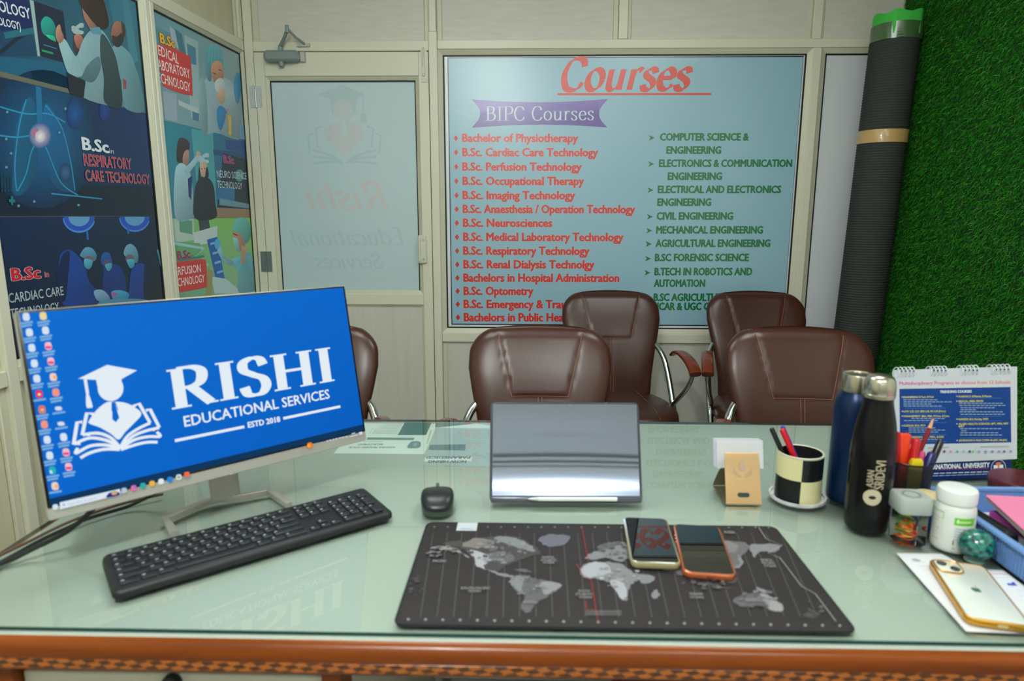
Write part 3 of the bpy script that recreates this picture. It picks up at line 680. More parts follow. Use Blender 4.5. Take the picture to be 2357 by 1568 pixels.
# 4 laboratory
a = poster('medical_poster', 0.752, 0.0145, 1.6565, 2.0555, [(96, 146, 166), (136, 166, 170), (120, 160, 168), (124, 150, 164)], 'pale blue poster of a masked technician holding a test tube, Medical Laboratory')
a.poly([(356, 60), (400, 80), (404, 200), (372, 190)], (84, 138, 156)); a.poly([(402, 66), (418, 78), (440, 180), (426, 178)], (60, 112, 134)); a.poly([(390, 60), (402, 70), (410, 110), (396, 104)], (160, 176, 190)); a.poly([(424, 80), (456, 96), (460, 280), (440, 270)], (150, 180, 186)); a.poly([(430, 100), (450, 110), (452, 150), (434, 146)], (70, 130, 160))
a.poly([(374, 210), (406, 216), (408, 280), (380, 274)], (146, 164, 178)); a.poly([(410, 230), (456, 250), (456, 262), (412, 242)], (178, 192, 196)); a.poly([(442, 256), (458, 262), (458, 280), (444, 276)], (72, 110, 150))
a.blob([(470, 196), (486, 170), (508, 176), (534, 190), (552, 232), (556, 318), (500, 306), (468, 300)], (150, 176, 190)); a.blob([(458, 192), (472, 190), (478, 300), (462, 296)], (132, 164, 172))
a.blob([(474, 130), (478, 110), (494, 102), (508, 112), (514, 138), (514, 168), (508, 180), (486, 160)], (96, 168, 186)); a.blob([(472, 150), (484, 146), (486, 186), (476, 180)], (84, 148, 170))
for k in range(5): a.line([(478 + 7 * k, 108 + abs(k - 2) * 3), (474 + 8 * k, 150)], .003, (70, 136, 160))
a.blob([(486, 152), (496, 140), (510, 146), (515, 172), (508, 192), (494, 190), (486, 172)], (196, 142, 112)); a.line([(490, 168), (497, 171)], .005, (90, 64, 60)); a.line([(503, 160), (510, 163)], .005, (90, 64, 60))
a.blob([(494, 190), (504, 180), (514, 184), (516, 200), (506, 218), (496, 208)], (196, 204, 208)); a.blob([(500, 214), (514, 204), (518, 228), (510, 240), (502, 232)], (196, 160, 130))
a.blob([(541, 176), (548, 168), (553, 182), (554, 212), (546, 240), (538, 206)], (28, 136, 186)); a.blob([(500, 250), (510, 244), (522, 258), (518, 274), (508, 300), (500, 280)], (32, 128, 184)); a.line([(524, 250), (518, 276)], .005, (214, 92, 60)); a.poly([(524, 264), (532, 268), (532, 312), (526, 311)], (214, 176, 70)); a.poly([(550, 288), (562, 292), (564, 322), (551, 319)], (96, 150, 190))
a.poly([(359, 100), (362, 100), (378, 196), (376, 196)], (196, 60, 58)); a.poly(spline([(360, 101), (400, 112), (430, 127), (438, 136), (443, 214), (438, 219), (410, 213), (374, 198)], 3, False), (200, 56, 54))
a.text('MEDICAL', (352, 120), (411, 148), 22, (226, 226, 226), bold=0.006); a.text('LABORATORY', (358, 157), (437, 181), 22, (226, 226, 226), bold=0.006); a.text('TECHNOLOGY', (356, 186), (438, 212), 22, (226, 226, 226), bold=0.006)
a.text('B.Sc', (369, 98), (402, 111), 21, (240, 168, 24), bold=0.05, outline=(0.10, (40, 44, 50))); a.text('in', (405, 111), (410, 113), 9, (214, 222, 226), bold=0.02, outline=(0.07, (40, 50, 60)))
a.done()
# 5 neuro
a = poster('medical_poster', 0.752, 0.0145, 1.2755, 1.6555, [(40, 132, 152), (24, 92, 140), (20, 66, 100), (60, 130, 150)], 'teal poster of a seated woman in an electrode cap reading Neuro Science Technology')
a.poly([(440, 296), (490, 306), (500, 500), (460, 500)], (74, 156, 168)); a.poly([(490, 344), (566, 352), (566, 366), (492, 356)], (20, 74, 126)); a.poly([(518, 322), (566, 326), (566, 350), (520, 344)], (14, 70, 140)); a.poly([(514, 352), (568, 368), (574, 480), (500, 478)], (22, 44, 70)); a.poly([(500, 430), (540, 432), (540, 462), (500, 458)], (40, 110, 160)); a.poly([(496, 478), (576, 482), (577, 501), (496, 501)], (146, 118, 96)); a.poly([(505, 456), (574, 470), (574, 480), (505, 472)], (104, 144, 160)); a.poly(ell(551, 404, 10, 14), (72, 150, 158))
a.blob([(406, 362), (410, 322), (424, 318), (436, 330), (434, 350), (424, 372), (410, 374)], (60, 44, 50)); a.blob([(424, 350), (434, 346), (434, 372), (426, 384), (420, 370)], (176, 128, 116)); a.blob([(402, 400), (414, 376), (430, 384), (440, 410), (446, 480), (444, 502), (404, 502)], (150, 186, 200)); a.blob([(424, 390), (440, 372), (456, 354), (462, 360), (446, 384), (432, 400)], (160, 192, 204)); a.poly(ell(456, 354, 5, 6), (200, 160, 140)); a.poly([(432, 412), (442, 404), (440, 460), (434, 452)], (30, 40, 110))
a.blob([(448, 440), (456, 414), (472, 406), (490, 424), (496, 470), (496, 502), (448, 502)], (30, 36, 48)); a.blob([(460, 376), (466, 370), (474, 374), (477, 390), (470, 408), (462, 400)], (206, 164, 140)); a.line([(462, 388), (466, 389)], .003, (70, 50, 50)); a.line([(470, 388), (474, 388)], .003, (70, 50, 50)); a.blob([(458, 384), (461, 400), (462, 414), (456, 416)], (40, 34, 42)); a.blob([(476, 384), (480, 402), (476, 414), (472, 406)], (40, 34, 42))
for k in range(12): a.poly(ell(467 + 10 * math.sin(k * 1.9), 364 + 8 * math.cos(k * 2.3), 4.5, 4), (150 + 10 * (k % 4), 186 + 6 * (k % 3), 204))
a.text('B.Sc', (515, 374), (537, 377), 16, (160, 30, 90), bold=0.05, outline=(0.09, (170, 150, 190))); a.text('in', (538, 379), (543, 380), 8, (160, 30, 90))
a.text('NEURO SCIENCE', (499, 408), (567, 413), 16, (200, 214, 222), bold=0.006); a.text('TECHNOLOGY', (500, 432), (557, 436), 16, (200, 214, 222), bold=0.006)
a.done()
# 6 perfusion
a = poster('medical_poster', 0.752, 0.0145, 0.8865, 1.2745, [(112, 172, 112), (140, 196, 84), (150, 190, 160), (96, 150, 130)], 'green poster of a capped nurse at hospital machines reading Perfusion Technology')
a.poly([(398, 504), (446, 504), (448, 552), (404, 560)], (170, 190, 180)); a.poly([(412, 506), (442, 508), (443, 540), (414, 534)], (86, 146, 116)); a.poly([(456, 504), (480, 504), (484, 528), (460, 532)], (50, 60, 66)); a.poly([(444, 536), (500, 520), (500, 556), (448, 566)], (186, 200, 200)); a.poly([(402, 556), (460, 560), (470, 640), (410, 640)], (96, 160, 110)); a.line([(400, 560), (470, 572), (440, 600), (480, 610)], .012, (150, 190, 200)); a.line([(410, 600), (470, 590)], .010, (60, 120, 110)); a.poly([(476, 552), (500, 545), (518, 648), (496, 640)], (22, 92, 170))
for k in range(4): a.line([(484 + k * 5, 562 + k * 22), (498 + k * 5, 558 + k * 22)], .010, (130, 176, 216))
a.blob([(534, 524), (540, 508), (556, 500), (572, 510), (578, 540), (566, 562), (552, 548), (540, 536)], (92, 176, 172)); a.blob([(536, 536), (548, 534), (562, 554), (562, 580), (546, 570), (538, 556)], (176, 136, 116)); a.blob([(536, 548), (546, 550), (550, 566), (552, 580), (542, 574)], (140, 196, 196)); a.line([(536, 538), (546, 542)], .005, (40, 50, 60))
a.blob([(532, 600), (556, 588), (576, 582), (586, 630), (587, 668), (548, 672), (548, 630)], (110, 178, 194)); a.poly([(556, 564), (568, 570), (560, 612), (554, 606)], (190, 150, 124)); a.blob([(498, 556), (508, 568), (516, 590), (536, 602), (532, 612), (512, 600), (500, 576)], (130, 180, 196)); a.poly(ell(500, 562, 7, 12), (80, 170, 216)); a.poly([(484, 636), (520, 642), (546, 664), (550, 676), (494, 676)], (176, 200, 206)); a.poly([(478, 618), (490, 624), (486, 680), (474, 680)], (150, 140, 90))
a.poly(spline([(404, 604), (440, 599), (466, 597), (474, 604), (476, 654), (472, 662), (444, 668), (408, 674)], 3), (196, 52, 50))
a.text('PERFUSION', (396, 636), (462, 626), 19, (224, 224, 222), bold=0.006); a.text('TECHNOLOGY', (396, 662), (471, 649), 19, (224, 224, 222), bold=0.006)
a.text('B.Sc', (409, 597), (437, 593), 18, (150, 28, 96), bold=0.05); a.text('in', (438, 593), (444, 592), 9, (150, 28, 96))
a.done()

# ------------------------------------------------------------------ artificial grass on the right wall
M_GRASSB = mat('grass backing', (16, 62, 16), 0.9)
gm = tag(solid('grass_mat', [(XR - 0.006, XR - 0.0005, 1.6, YB - 0.002, 0.02, CEIL - 0.02)], M_GRASSB), 'dark green artificial grass carpet covering the right wall', 'artificial grass')
rng = np.random.default_rng(3)
NB = 120000
yy = np.where(rng.random(NB) < 0.93, rng.uniform(2.15, YB - 0.004, NB), rng.uniform(1.62, 2.15, NB)); zz = rng.uniform(0.05, CEIL - 0.04, NB)
ln_ = rng.uniform(0.016, 0.030, NB); th = rng.normal(0, 1.0, NB); out = rng.uniform(0.30, 0.95, NB)
dy = np.sin(th) * np.sqrt(1 - out ** 2); dz = -np.cos(th) * np.sqrt(1 - out ** 2)
base = np.stack([np.full(NB, XR - 0.006), yy, zz], 1); d1 = np.stack([-out, dy, dz], 1)
d2 = d1 + np.stack([np.full(NB, 0.55), rng.normal(0, .25, NB), -rng.uniform(0, .7, NB)], 1); d2 /= np.linalg.norm(d2, axis=1)[:, None]; d2[:, 0] = np.minimum(d2[:, 0], 0.15)
side = np.cross(d1, rng.normal(size=(NB, 3))); side /= np.linalg.norm(side, axis=1)[:, None]
wd = rng.uniform(0.0007, 0.0012, NB)[:, None]
mid = base + d1 * (ln_ * 0.55)[:, None]; tip = mid + d2 * (ln_ * 0.45)[:, None]
tip[:, 1] = np.minimum(tip[:, 1], YB - 0.001); tip[:, 0] = np.minimum(tip[:, 0], XR - 0.007)
V = np.stack([base - side * wd, base + side * wd, mid + side * wd * .8, mid - side * wd * .8, tip], 1).reshape(-1, 3)
V[:, 1] = np.minimum(V[:, 1], YB - 0.001)
me = bpy.data.meshes.new('grass_blades'); nb = NB
me.vertices.add(len(V)); me.vertices.foreach_set('co', V.astype(np.float32).ravel())
li = np.concatenate([np.stack([np.arange(nb) * 5 + k for k in (0, 1, 2, 3, 3, 2, 4)], 1)]).ravel()
me.loops.add(nb * 7); me.loops.foreach_set('vertex_index', li.astype(np.int32))
me.polygons.add(nb * 2); ls = np.stack([np.arange(nb) * 7, np.arange(nb) * 7 + 4], 1).ravel(); me.polygons.foreach_set('loop_start', ls.astype(np.int32))
pal = np.array([lin(c) for c in ((20, 112, 8), (32, 138, 12), (12, 84, 8), (64, 150, 22), (104, 136, 36))]); ci = rng.choice(5, NB, p=[.34, .30, .22, .11, .03])
at_ = me.attributes.new('ink', 'FLOAT_COLOR', 'POINT'); at_.data.foreach_set('color', np.repeat(pal[ci], 5, axis=0).astype(np.float32).ravel())
me.update(calc_edges=True); me.validate()
me.materials.append(print_mat('grass blade', 0.5, 0.3))
go = bpy.data.objects.new('grass_blades', me); COL.objects.link(go); go.parent = gm; go['kind'] = 'stuff'

# ------------------------------------------------------------------ rolled grass carpet leaning in the corner
M_ROLL = mat('black carpet backing', (55, 59, 56), 0.75, spec=0.25)
def roll_axis(z): t = z / 2.1; return np.array([1.560 + 0.084 * t, 3.235 + 0.025 * t, z])
roll = empty('grass_roll', (1.56, 3.235, 0), label='tall black-backed roll of artificial grass standing in the corner, taped round the middle', cat='carpet roll')
def roll_rings(z0, z1, n, rf, k=44):
    rings = []
    for i in range(n + 1):
        z = z0 + (z1 - z0) * i / n; c = roll_axis(z); ring = []
        for j in range(k):
            a_ = 2 * math.pi * j / k; r = rf(z, a_); ring.append((c[0] + r * math.cos(a_), c[1] + r * math.sin(a_), z))
        rings.append(ring)
    return rings
m = MB(); m.loft(roll_rings(0.002, 2.09, 720, lambda z, a_: 0.1015 + 0.0016 * math.sin(z * 2 * math.pi / 0.0116) + 0.0012 * math.sin(3 * a_ + z * 3) - 0.004 * math.exp(-((z - 1.22) / 0.02) ** 2) * max(0, math.cos(a_ + 2)))); m.build('carpet_back', M_ROLL, roll, world=True, smooth=80)
m = MB(); m.loft(roll_rings(1.615, 1.672, 6, lambda z, a_: 0.1052 + 0.0008 * math.sin(a_ * 9 + z * 90)), caps=False); m.build('brown_tape', mat('brown packing tape', (196, 160, 104), 0.25, coat=0.6, bump=(60, 0.5, 0.004)), roll, world=True)
m = MB(); rr_ = roll_rings(2.075, 2.17, 8, lambda z, a_: 0.0995 + 0.003 * math.sin(a_ * 5) + 0.002 * math.sin(a_ * 11)); rr_[-1] = [(x, y, z + 0.006 * math.sin(j * .9)) for j, (x, y, z) in enumerate(rr_[-1])]
m.loft(rr_, caps=False); m.build('grass_edge', mat('bright grass edge', (64, 190, 70), 0.7), roll, world=True)
m = MB(); m.loft(roll_rings(2.055, 2.125, 4, lambda z, a_: 0.1042 + 0.0015 * math.sin(a_ * 7 + z * 30)), caps=False); m.build('plastic_band', mat('smoky plastic film', (72, 104, 64), 0.25, coat=0.5), roll, world=True)

# ------------------------------------------------------------------ visitor chairs
M_LEATHER = mat('brown leather', (66, 36, 27), 0.31, spec=0.5, bump=(420, 0.16, 0.0006))
M_SEAM = mat('seam thread', (140, 88, 66), 0.55)
M_WOODARM = mat('polished red wood', (128, 52, 26), 0.22, coat=0.6, vary=((92, 34, 20), (14, 60, 60), 0.3))
ZB, ZT = 0.43, 0.925
def hw(z):
    pts = [(0.43, .183), (0.55, .190), (0.65, .205), (0.74, .224), (0.80, .2345), (0.86, .232), (0.925, .222)]
    for (a_, b), (c, d) in zip(pts, pts[1:]):
        if z <= c: t = (z - a_) / (c - a_); t = t * t * (3 - 2 * t) if False else t; return b + (d - b) * t
    return pts[-1][1]
def ymid(z):
    t = (z - ZB) / (ZT - ZB); return 0.185 + 0.03 * t + 0.125 * t * t
def seamgap(x, z):
    """distance to the nearest stitched line on the front of the backrest"""
    ds = []
    if z > 0.712:
        xs = 0.090 + (z - 0.712) / (0.925 - 0.712) * 0.052; ds.append(abs(abs(x) - xs))
    if abs(x) < 0.093: ds.append(abs(z - 0.715))
    if z < 0.715: ds.append(abs(abs(x) - 0.006))
    return min(ds) if ds else 1.0
def back_pt(u, v, face, groove=True):
    # u -1..1, v 0..1 over a rounded outline; face +1 front (towards the desk), -1 rear
    z = ZB + (ZT - ZB) * v; W = hw(z); R_ = 0.085
    if z > ZT - R_:
        e = (z - (ZT - R_)) / R_; W = W - R_ + R_ * math.sqrt(max(0.0, 1 - e * e))
    if z < ZB + 0.03:
        e = (ZB + 0.03 - z) / 0.03; W = W - 0.03 + 0.03 * math.sqrt(max(0.0, 1 - e * e))
    x = W * u
    ed = (1 - abs(u) ** 5) * min(1.0, (1 - v) / 0.06) ** 0.5 * min(1.0, v / 0.05) ** 0.5
    ed = max(0.0, ed) ** 0.5
    t = 0.040 * ed
    z2 = z + 0.006 * (1 - u * u) * v
    if face > 0:
        if v > 0.03 and v < 0.985:
            t -= 0.0034 * math.exp(-(seamgap(x, z) / 0.0045) ** 2) if groove else 0.0006
            if z > 0.715 and abs(x) < 0.09 + (z - 0.712) * 0.244: t += 0.003
        y = ymid(z) - t - 0.022 * u * u
    else: y = ymid(z) + 0.7 * t - 0.022 * u * u
    return (x, y, z2)
def make_chair(label):
    t = empty('visitor_chair', (0, 0, 0), label=label, cat='chair', group='brown leather visitor chairs')
    m = MB(); NU, NV = 56, 60
    us = [math.sin((i / NU - .5) * math.pi) * .55 + (i / NU * 2 - 1) * .45 for i in range(NU + 1)]
    vsq = [0.5 - 0.5 * math.cos(math.pi * j / NV) if False else j / NV for j in range(NV + 1)]
    rings = []
    for v in vsq: rings.append([back_pt(u, v, 1) for u in us] + [back_pt(u, v, -1) for u in us[::-1]][1:-1])
    m.loft(rings); bk = m.build('backrest', M_LEATHER, t, smooth=180)
    def on(x, z):
        W = hw(z); return (x, back_pt(x / W, (z - ZB) / (ZT - ZB), 1, False)[1] - 0.0002, z + 0.006 * (1 - (x / W) ** 2) * (z - ZB) / (ZT - ZB))
    def seam(pts, r, par): m = MB(); m.tube(pts, r, 5); m.build('seam', M_SEAM, par)
    for s in (-1, 1):
        seam([on(s * (0.090 + (z - 0.712) / 0.213 * 0.052), z) for z in np.linspace(0.715, 0.908, 26)], 0.0013, bk)
        seam([on(s * 0.006, z) for z in np.linspace(0.47, 0.713, 26)], 0.0012, bk)
    seam([on(x, 0.715) for x in np.linspace(-0.09, 0.09, 22)], 0.0012, bk)
    m = MB(); rings = []
    for zt, k, dz in ((0.392, 0.90, 0), (0.398, .97, 0), (0.42, 1.0, 0), (0.445, .985, 0), (0.462, .94, 1), (0.472, .84, 1), (0.478, .62, 1), (0.480, .3, 1), (0.480, .02, 1)):
        ring = []
        for i in range(56):
            a_ = 2 * math.pi * i / 56; c, s_ = math.cos(a_), math.sin(a_); e = 2 / 3.2
            x = 0.248 * math.copysign(abs(c) ** e, c) * k; y = 0.242 * math.copysign(abs(s_) ** e, s_) * k - 0.02
            ring.append((x * (1 - 0.10 * (y + .02) / .24), y, zt - 0.022 * max(0, -(y + .1)) / .16 - 0.010 * (y + .02) / .24))
        rings.append(ring)
    m.loft(rings); st = m.build('seat', M_LEATHER, t, smooth=180)
    for s in (-1, 1): seam(spline([(s * .105, 0.16, 0.477), (s * .12, 0.0, 0.481), (s * .14, -0.16, 0.474), (s * .15, -0.235, 0.452)], 6), 0.0012, st)
    for s in (-1, 1):
        m = MB()
        m.tube(spline([(s * .165, .262, .735), (s * .186, .24, .708), (s * .226, .185, .664), (s * .246, .13, .60), (s * .257, .05, .49), (s * .262, -.04, .36), (s * .266, -.12, .20), (s * .268, -.19, .06), (s * .268, -.195, .022), (s * .262, -.15, .0125), (s * .25, .05, .0125), (s * .245, .25, .0125)], 6), 0.0135, 12)
        m.build('side_frame', M_CHROME, t)
        m = MB(); m.tube(spline([(s * .250, .035, .425), (s * .262, -.02, .47), (s * .292, -.075, .54), (s * .306, -.10, .595), (s * .308, -.105, .632)], 6), 0.010, 12); m.build('arm_support', M_CHROME, t)
        pts = spline([(s * .262, .085, .662), (s * .272, .055, .681), (s * .285, .01, .684), (s * .298, -.05, .672), (s * .308, -.10, .650), (s * .313, -.135, .622)], 6)
        m = MB(); N = len(pts); rings = []
        for i, p in enumerate(pts):
            k = i / (N - 1); w_ = (0.016 + 0.010 * math.sin(min(1, k * 1.6) * math.pi / 2)) ; h_ = 0.006 + 0.011 * k
            d = pts[min(i + 1, N - 1)] - pts[max(i - 1, 0)]; d /= np.linalg.norm(d); sd = np.cross(d, (0, 0, 1)); sd /= np.linalg.norm(sd); up = np.cross(sd, d)
            rings.append([tuple(p + sd * w_ * math.copysign(abs(math.cos(2 * math.pi * j / 16)) ** .6, math.cos(2 * math.pi * j / 16)) + up * h_ * math.copysign(abs(math.sin(2 * math.pi * j / 16)) ** .7, math.sin(2 * math.pi * j / 16))) for j in range(16)])
        m.loft(rings); m.build('armrest', M_WOODARM, t, smooth=60)
    for (yb, zb) in ((.25, .0125), (.04, .385), (-.12, .385)): m = MB(); m.cyl((-.248, yb, zb), (.248, yb, zb), .0115, n=12); m.build('cross_bar', M_CHROME, t)
    return t
spots = [(0.040, 1.895, 0.0, 'brown leather visitor chair directly behind the upright tablet'),
         (0.862, 1.890, -4.0, 'brown leather visitor chair across the desk behind the two water bottles'),
         (-0.715, 1.890, 3.0, 'brown leather visitor chair mostly hidden behind the computer monitor'),
         (0.402, 2.945, 1.0, 'brown leather chair against the course banner, left one of the back pair'),
         (1.085, 2.945, -1.0, 'brown leather chair against the wall, back row, beside the grass roll')]
ch0 = make_chair(spots[0][3])
for i, (x, y, rz, lb) in enumerate(spots):
    c = ch0 if i == 0 else copy_tree(ch0)
    c.location = (x, y, 0); c.rotation_euler = (0, 0, math.radians(rz)); c['label'] = lb

# ------------------------------------------------------------------ desk
M_DESKWOOD = mat('polished brown wood', (146, 70, 4), 0.30, spec=0.35, coat=0.12, vary=((92, 38, 2), (3, 60, 60), 0.35))
M_DESKLAM = mat('desk white laminate', (188, 195, 187), 0.4)
M_DRAWER = mat('drawer laminate', (206, 204, 192), 0.5)
def inlay():
    m = bpy.data.materials.new('rope inlay'); m.use_nodes = True; nt = m.node_tree; b = nt.nodes['Principled BSDF']; b.inputs['Roughness'].default_value = 0.25; b.inputs['Coat Weight'].default_value = 0.6
    tc = nt.nodes.new('ShaderNodeTexCoord'); mp = nt.nodes.new('ShaderNodeMapping'); mp.inputs['Rotation'].default_value = (0, 0.5, 0); mp.inputs['Scale'].default_value = (66, 1, 170)
    ck = nt.nodes.new('ShaderNodeTexChecker'); ck.inputs['Scale'].default_value = 1.0; ck.inputs['Color1'].default_value = lin((170, 92, 22)); ck.inputs['Color2'].default_value = lin((74, 38, 12))
    nt.links.new(tc.outputs['Object'], mp.inputs[0]); nt.links.new(mp.outputs[0], ck.inputs['Vector']); nt.links.new(ck.outputs['Color'], b.inputs['Base Color']); return m
M_INLAY = inlay()
X0, X1, Y0, Y1 = -0.845, 1.0, 0.784, 1.702
desk = empty('office_desk', (0.08, 1.24, 0), label='long office desk with polished brown wood edge and white drawers', cat='desk')
def kpart(name, boxes, mt, bev=0.002, parent=None, label=None):
    m = MB()
    for b in boxes: m.box(*b)
    return m.build(name, mt, parent or desk, world=True, bevel=bev, label=label)
kpart('desktop', [(X0, X1, Y0 - 0.005, Y1 + 0.004, 0.728, 0.7525)], M_DESKLAM, 0.001)
prof = [(0.0, 0.7515), (-0.005, 0.7505), (-0.010, 0.747), (-0.013, 0.741), (-0.0135, 0.734), (-0.012, 0.728), (-0.011, 0.7255)]
pr2 = [(-0.011, 0.7255), (-0.0118, 0.7250), (-0.0118, 0.7125), (-0.011, 0.712)]; pr3 = [(-0.011, 0.712), (-0.009, 0.708), (0.0, 0.708)]
def strip(name, P, mt, y0, sgn):
    m = MB(); m.loft([[(x, y0 + sgn * a_, z) for a_, z in P] for x in (X0 - 0.004, X1 + 0.004)], caps=False, closed=False); return m.build(name, mt, desk, world=True, smooth=50)
strip('edge_moulding', prof, M_DESKWOOD, Y0 - 0.005, 1); strip('inlay_band', pr2, M_INLAY, Y0 - 0.005, 1); strip('edge_moulding', pr3, M_DESKWOOD, Y0 - 0.005, 1)
kpart('edge_moulding', [(X0 - 0.004, X1 + 0.004, Y1 + 0.0042, Y1 + 0.018, 0.70, 0.7515)], M_DESKWOOD, 0.004)
kpart('edge_moulding', [(X0 - 0.018, X0 - 0.0042, Y0 - 0.006, Y1 + 0.004, 0.70, 0.7515)], M_DESKWOOD, 0.004); kpart('edge_moulding', [(X1 + 0.0042, X1 + 0.018, Y0 - 0.006, Y1 + 0.004, 0.70, 0.7515)], M_DESKWOOD, 0.004)
for (a_, b) in ((X0 + .01, -0.245), (0.495, X1 - .01)):
    kpart('cabinet', [(a_, b, 0.84, 1.62, 0.02, 0.7275)], M_DRAWER)
    kpart('stile', [(a_ - .0, a_ + 0.028 + (0.12 if a_ < 0 else 0), 0.785, 0.8395, 0.02, 0.7275)], M_DESKWOOD); kpart('stile', [(b - 0.026, b, 0.785, 0.8395, 0.02, 0.7275)], M_DESKWOOD)
    for k, (z0, z1) in enumerate(((0.50, 0.682), (0.27, 0.485), (0.04, 0.255))):
        dr = kpart('drawer', [(a_ + (0.150 if a_ < 0 else 0.03), b - 0.028, 0.80, 0.8395, z0, z1)], M_DRAWER)
        if k == 0:
            m = MB(); xc = -0.478 if a_ < 0 else (a_ + b) / 2; m.cyl((xc, 0.7995, 0.672), (xc, 0.788, 0.672), 0.0125, n=20); m.mi = 1; m.cyl((xc, 0.788, 0.672), (xc, 0.786, 0.672), 0.0075, n=16)
            m.build('lock', [M_BLACK, M_STEEL], dr, world=True)
    kpart('top_rail', [(a_ + (0.150 if a_ < 0 else 0.03), b - 0.028, 0.806, 0.8395, 0.686, 0.727)], M_DRAWER)
kpart('modesty_panel', [(-0.244, 0.494, 1.56, 1.58, 0.10, 0.7275)], M_DRAWER)
# sheet glass
def glass_mats():
    def mk(name, gloss, tint, rough=0.0):
        m = bpy.data.materials.new(name); m.use_nodes = True; nt = m.node_tree; nt.nodes.remove(nt.nodes['Principled BSDF']); o = nt.nodes['Material Output']
        tr = nt.nodes.new('ShaderNodeBsdfTransparent'); tr.inputs[0].default_value = tint
        if gloss:
            gl = nt.nodes.new('ShaderNodeBsdfGlossy'); gl.inputs['Roughness'].default_value = rough; fr = nt.nodes.new('ShaderNodeFresnel'); fr.inputs['IOR'].default_value = 1.5; mx = nt.nodes.new('ShaderNodeMixShader')
            nt.links.new(fr.outputs[0], mx.inputs[0]); nt.links.new(tr.outputs[0], mx.inputs[1]); nt.links.new(gl.outputs[0], mx.inputs[2]); nt.links.new(mx.outputs[0], o.inputs[0])
        else: nt.links.new(tr.outputs[0], o.inputs[0])
        return m
    return mk('desk glass', True, (0.943, 0.974, 0.952, 1), 0.015), mk('desk glass underside', False, (0.97, 0.99, 0.975, 1))
G1, G2 = glass_mats(); G3 = mat('glass cut edge', (6, 70, 66), 0.1, spec=0.8)
m = MB(); b = (X0, X1 - 0.002, Y0, Y1, 0.7545, TOP)
m.box(*b); m.m = [1, 0, 2, 2, 2, 2]
gs = m.build('glass_sheet', [G1, G2, G3], None, smooth=0); tag(gs, 'clear greenish glass sheet covering the whole desk top', 'glass sheet')

# flyers under the glass, facing the visitors
FZ = 0.7530
fp = Plane((0, 0, FZ), (1, 0, 0), (0, 1, 0))
def fl(u, v): return tuple(T(u, v, FZ)[:2])
a = Art(fp, step=0.00001, gain=1.0); WH = (236, 244, 240); INK = (60, 92, 98)
a.sheet(-0.445, 1.462, -0.236, 1.690, 0.0001, WH)
def r_(x, y): return (830 + x / 7.603, 940 + y / 7.603)
a.poly([r_(775, 245), r_(1245, 250), r_(1145, 470), r_(650, 468)], (74, 122, 122)); a.poly([r_(120, 510), r_(945, 518), r_(925, 558), r_(100, 552)], (110, 148, 148))
a.blob([r_(815, 690), r_(880, 590), r_(980, 575), r_(1050, 600), r_(1040, 680), r_(950, 700)], (120, 148, 158)); a.poly([r_(935, 600), r_(1000, 610), r_(975, 670), r_(915, 660)], (160, 180, 184))
a.text('ANDHRA PRADESH STATE', fl(*r_(612, 672)), fl(*r_(-190, 672)), 0.010, INK, bold=.02, px=False); a.text('RECRUITMENT', fl(*r_(395, 620)), fl(*r_(-40, 620)), 0.010, INK, bold=.02, px=False)
a.line([r_(60, 580), r_(395, 580)], .0022, (120, 150, 150))
for k in range(6): a.line([r_(400 - 14 * k, 280 + 14 * k), r_(735 - 14 * k, 282 + 14 * k)], .0012, (120, 150, 150))
for k in range(5): a.line([r_(240 - 10 * k, 380 + 14 * k), r_(660 - 10 * k, 382 + 14 * k)], .0012, (120, 150, 150))
a.line([r_(210, 352), r_(150, 445), r_(640, 446)], .001, (120, 150, 150)); a.line([r_(210, 352), r_(700, 356)], .001, (120, 150, 150))
tag(a.build('flyer', M_PAPERINK), 'white notice under the glass with a dark teal square and emblem, next to the monitor', 'flyer', 'flyers under the desk glass')
a = Art(fp, step=0.00001, gain=1.0)
a.sheet(-0.2335, 1.392, -0.006, 1.690, 0.0001, (186, 202, 206))
a.poly([r_(1320, 255), r_(1960, 262), r_(1900, 300), r_(1750, 332), r_(1300, 332)], (120, 150, 150)); a.poly([r_(1270, 345), r_(2260, 352), r_(2260, 300), r_(2020, 268)], (236, 244, 244))
a.poly([r_(1210, 640), r_(1840, 630), r_(1830, 740), r_(1190, 730)], (112, 140, 150)); a.poly([r_(1215, 380), r_(1250, 380), r_(1180, 620), r_(1150, 620)], (190, 210, 206))
for k in range(7): a.line([r_(1680 - 6 * k, 400 + 34 * k), r_(2250, 402 + 34 * k)], .0012, (140, 164, 176))
a.poly([r_(1130, 865), r_(1950, 862), r_(1935, 925), r_(1105, 930)], (240, 246, 246))
a.text('NOW HIRING', fl(*r_(1850, 912)), fl(*r_(1195, 912)), 0.0155, (48, 66, 72), bold=.03, px=False); a.text('PARAMEDICS!', fl(*r_(1920, 842)), fl(*r_(1165, 842)), 0.0155, (60, 96, 112), bold=.03, px=False)
for k in range(4): a.poly(ell(*fl(*r_(2000 + 80 * k, 800 + 30 * (k % 3))), .006, .006), (168, 190, 196), px=False)
tag(a.build('flyer', M_PAPERINK), 'blue hiring flyer under the glass beside the tablet, printed NOW HIRING PARAMEDICS', 'flyer', 'flyers under the desk glass')

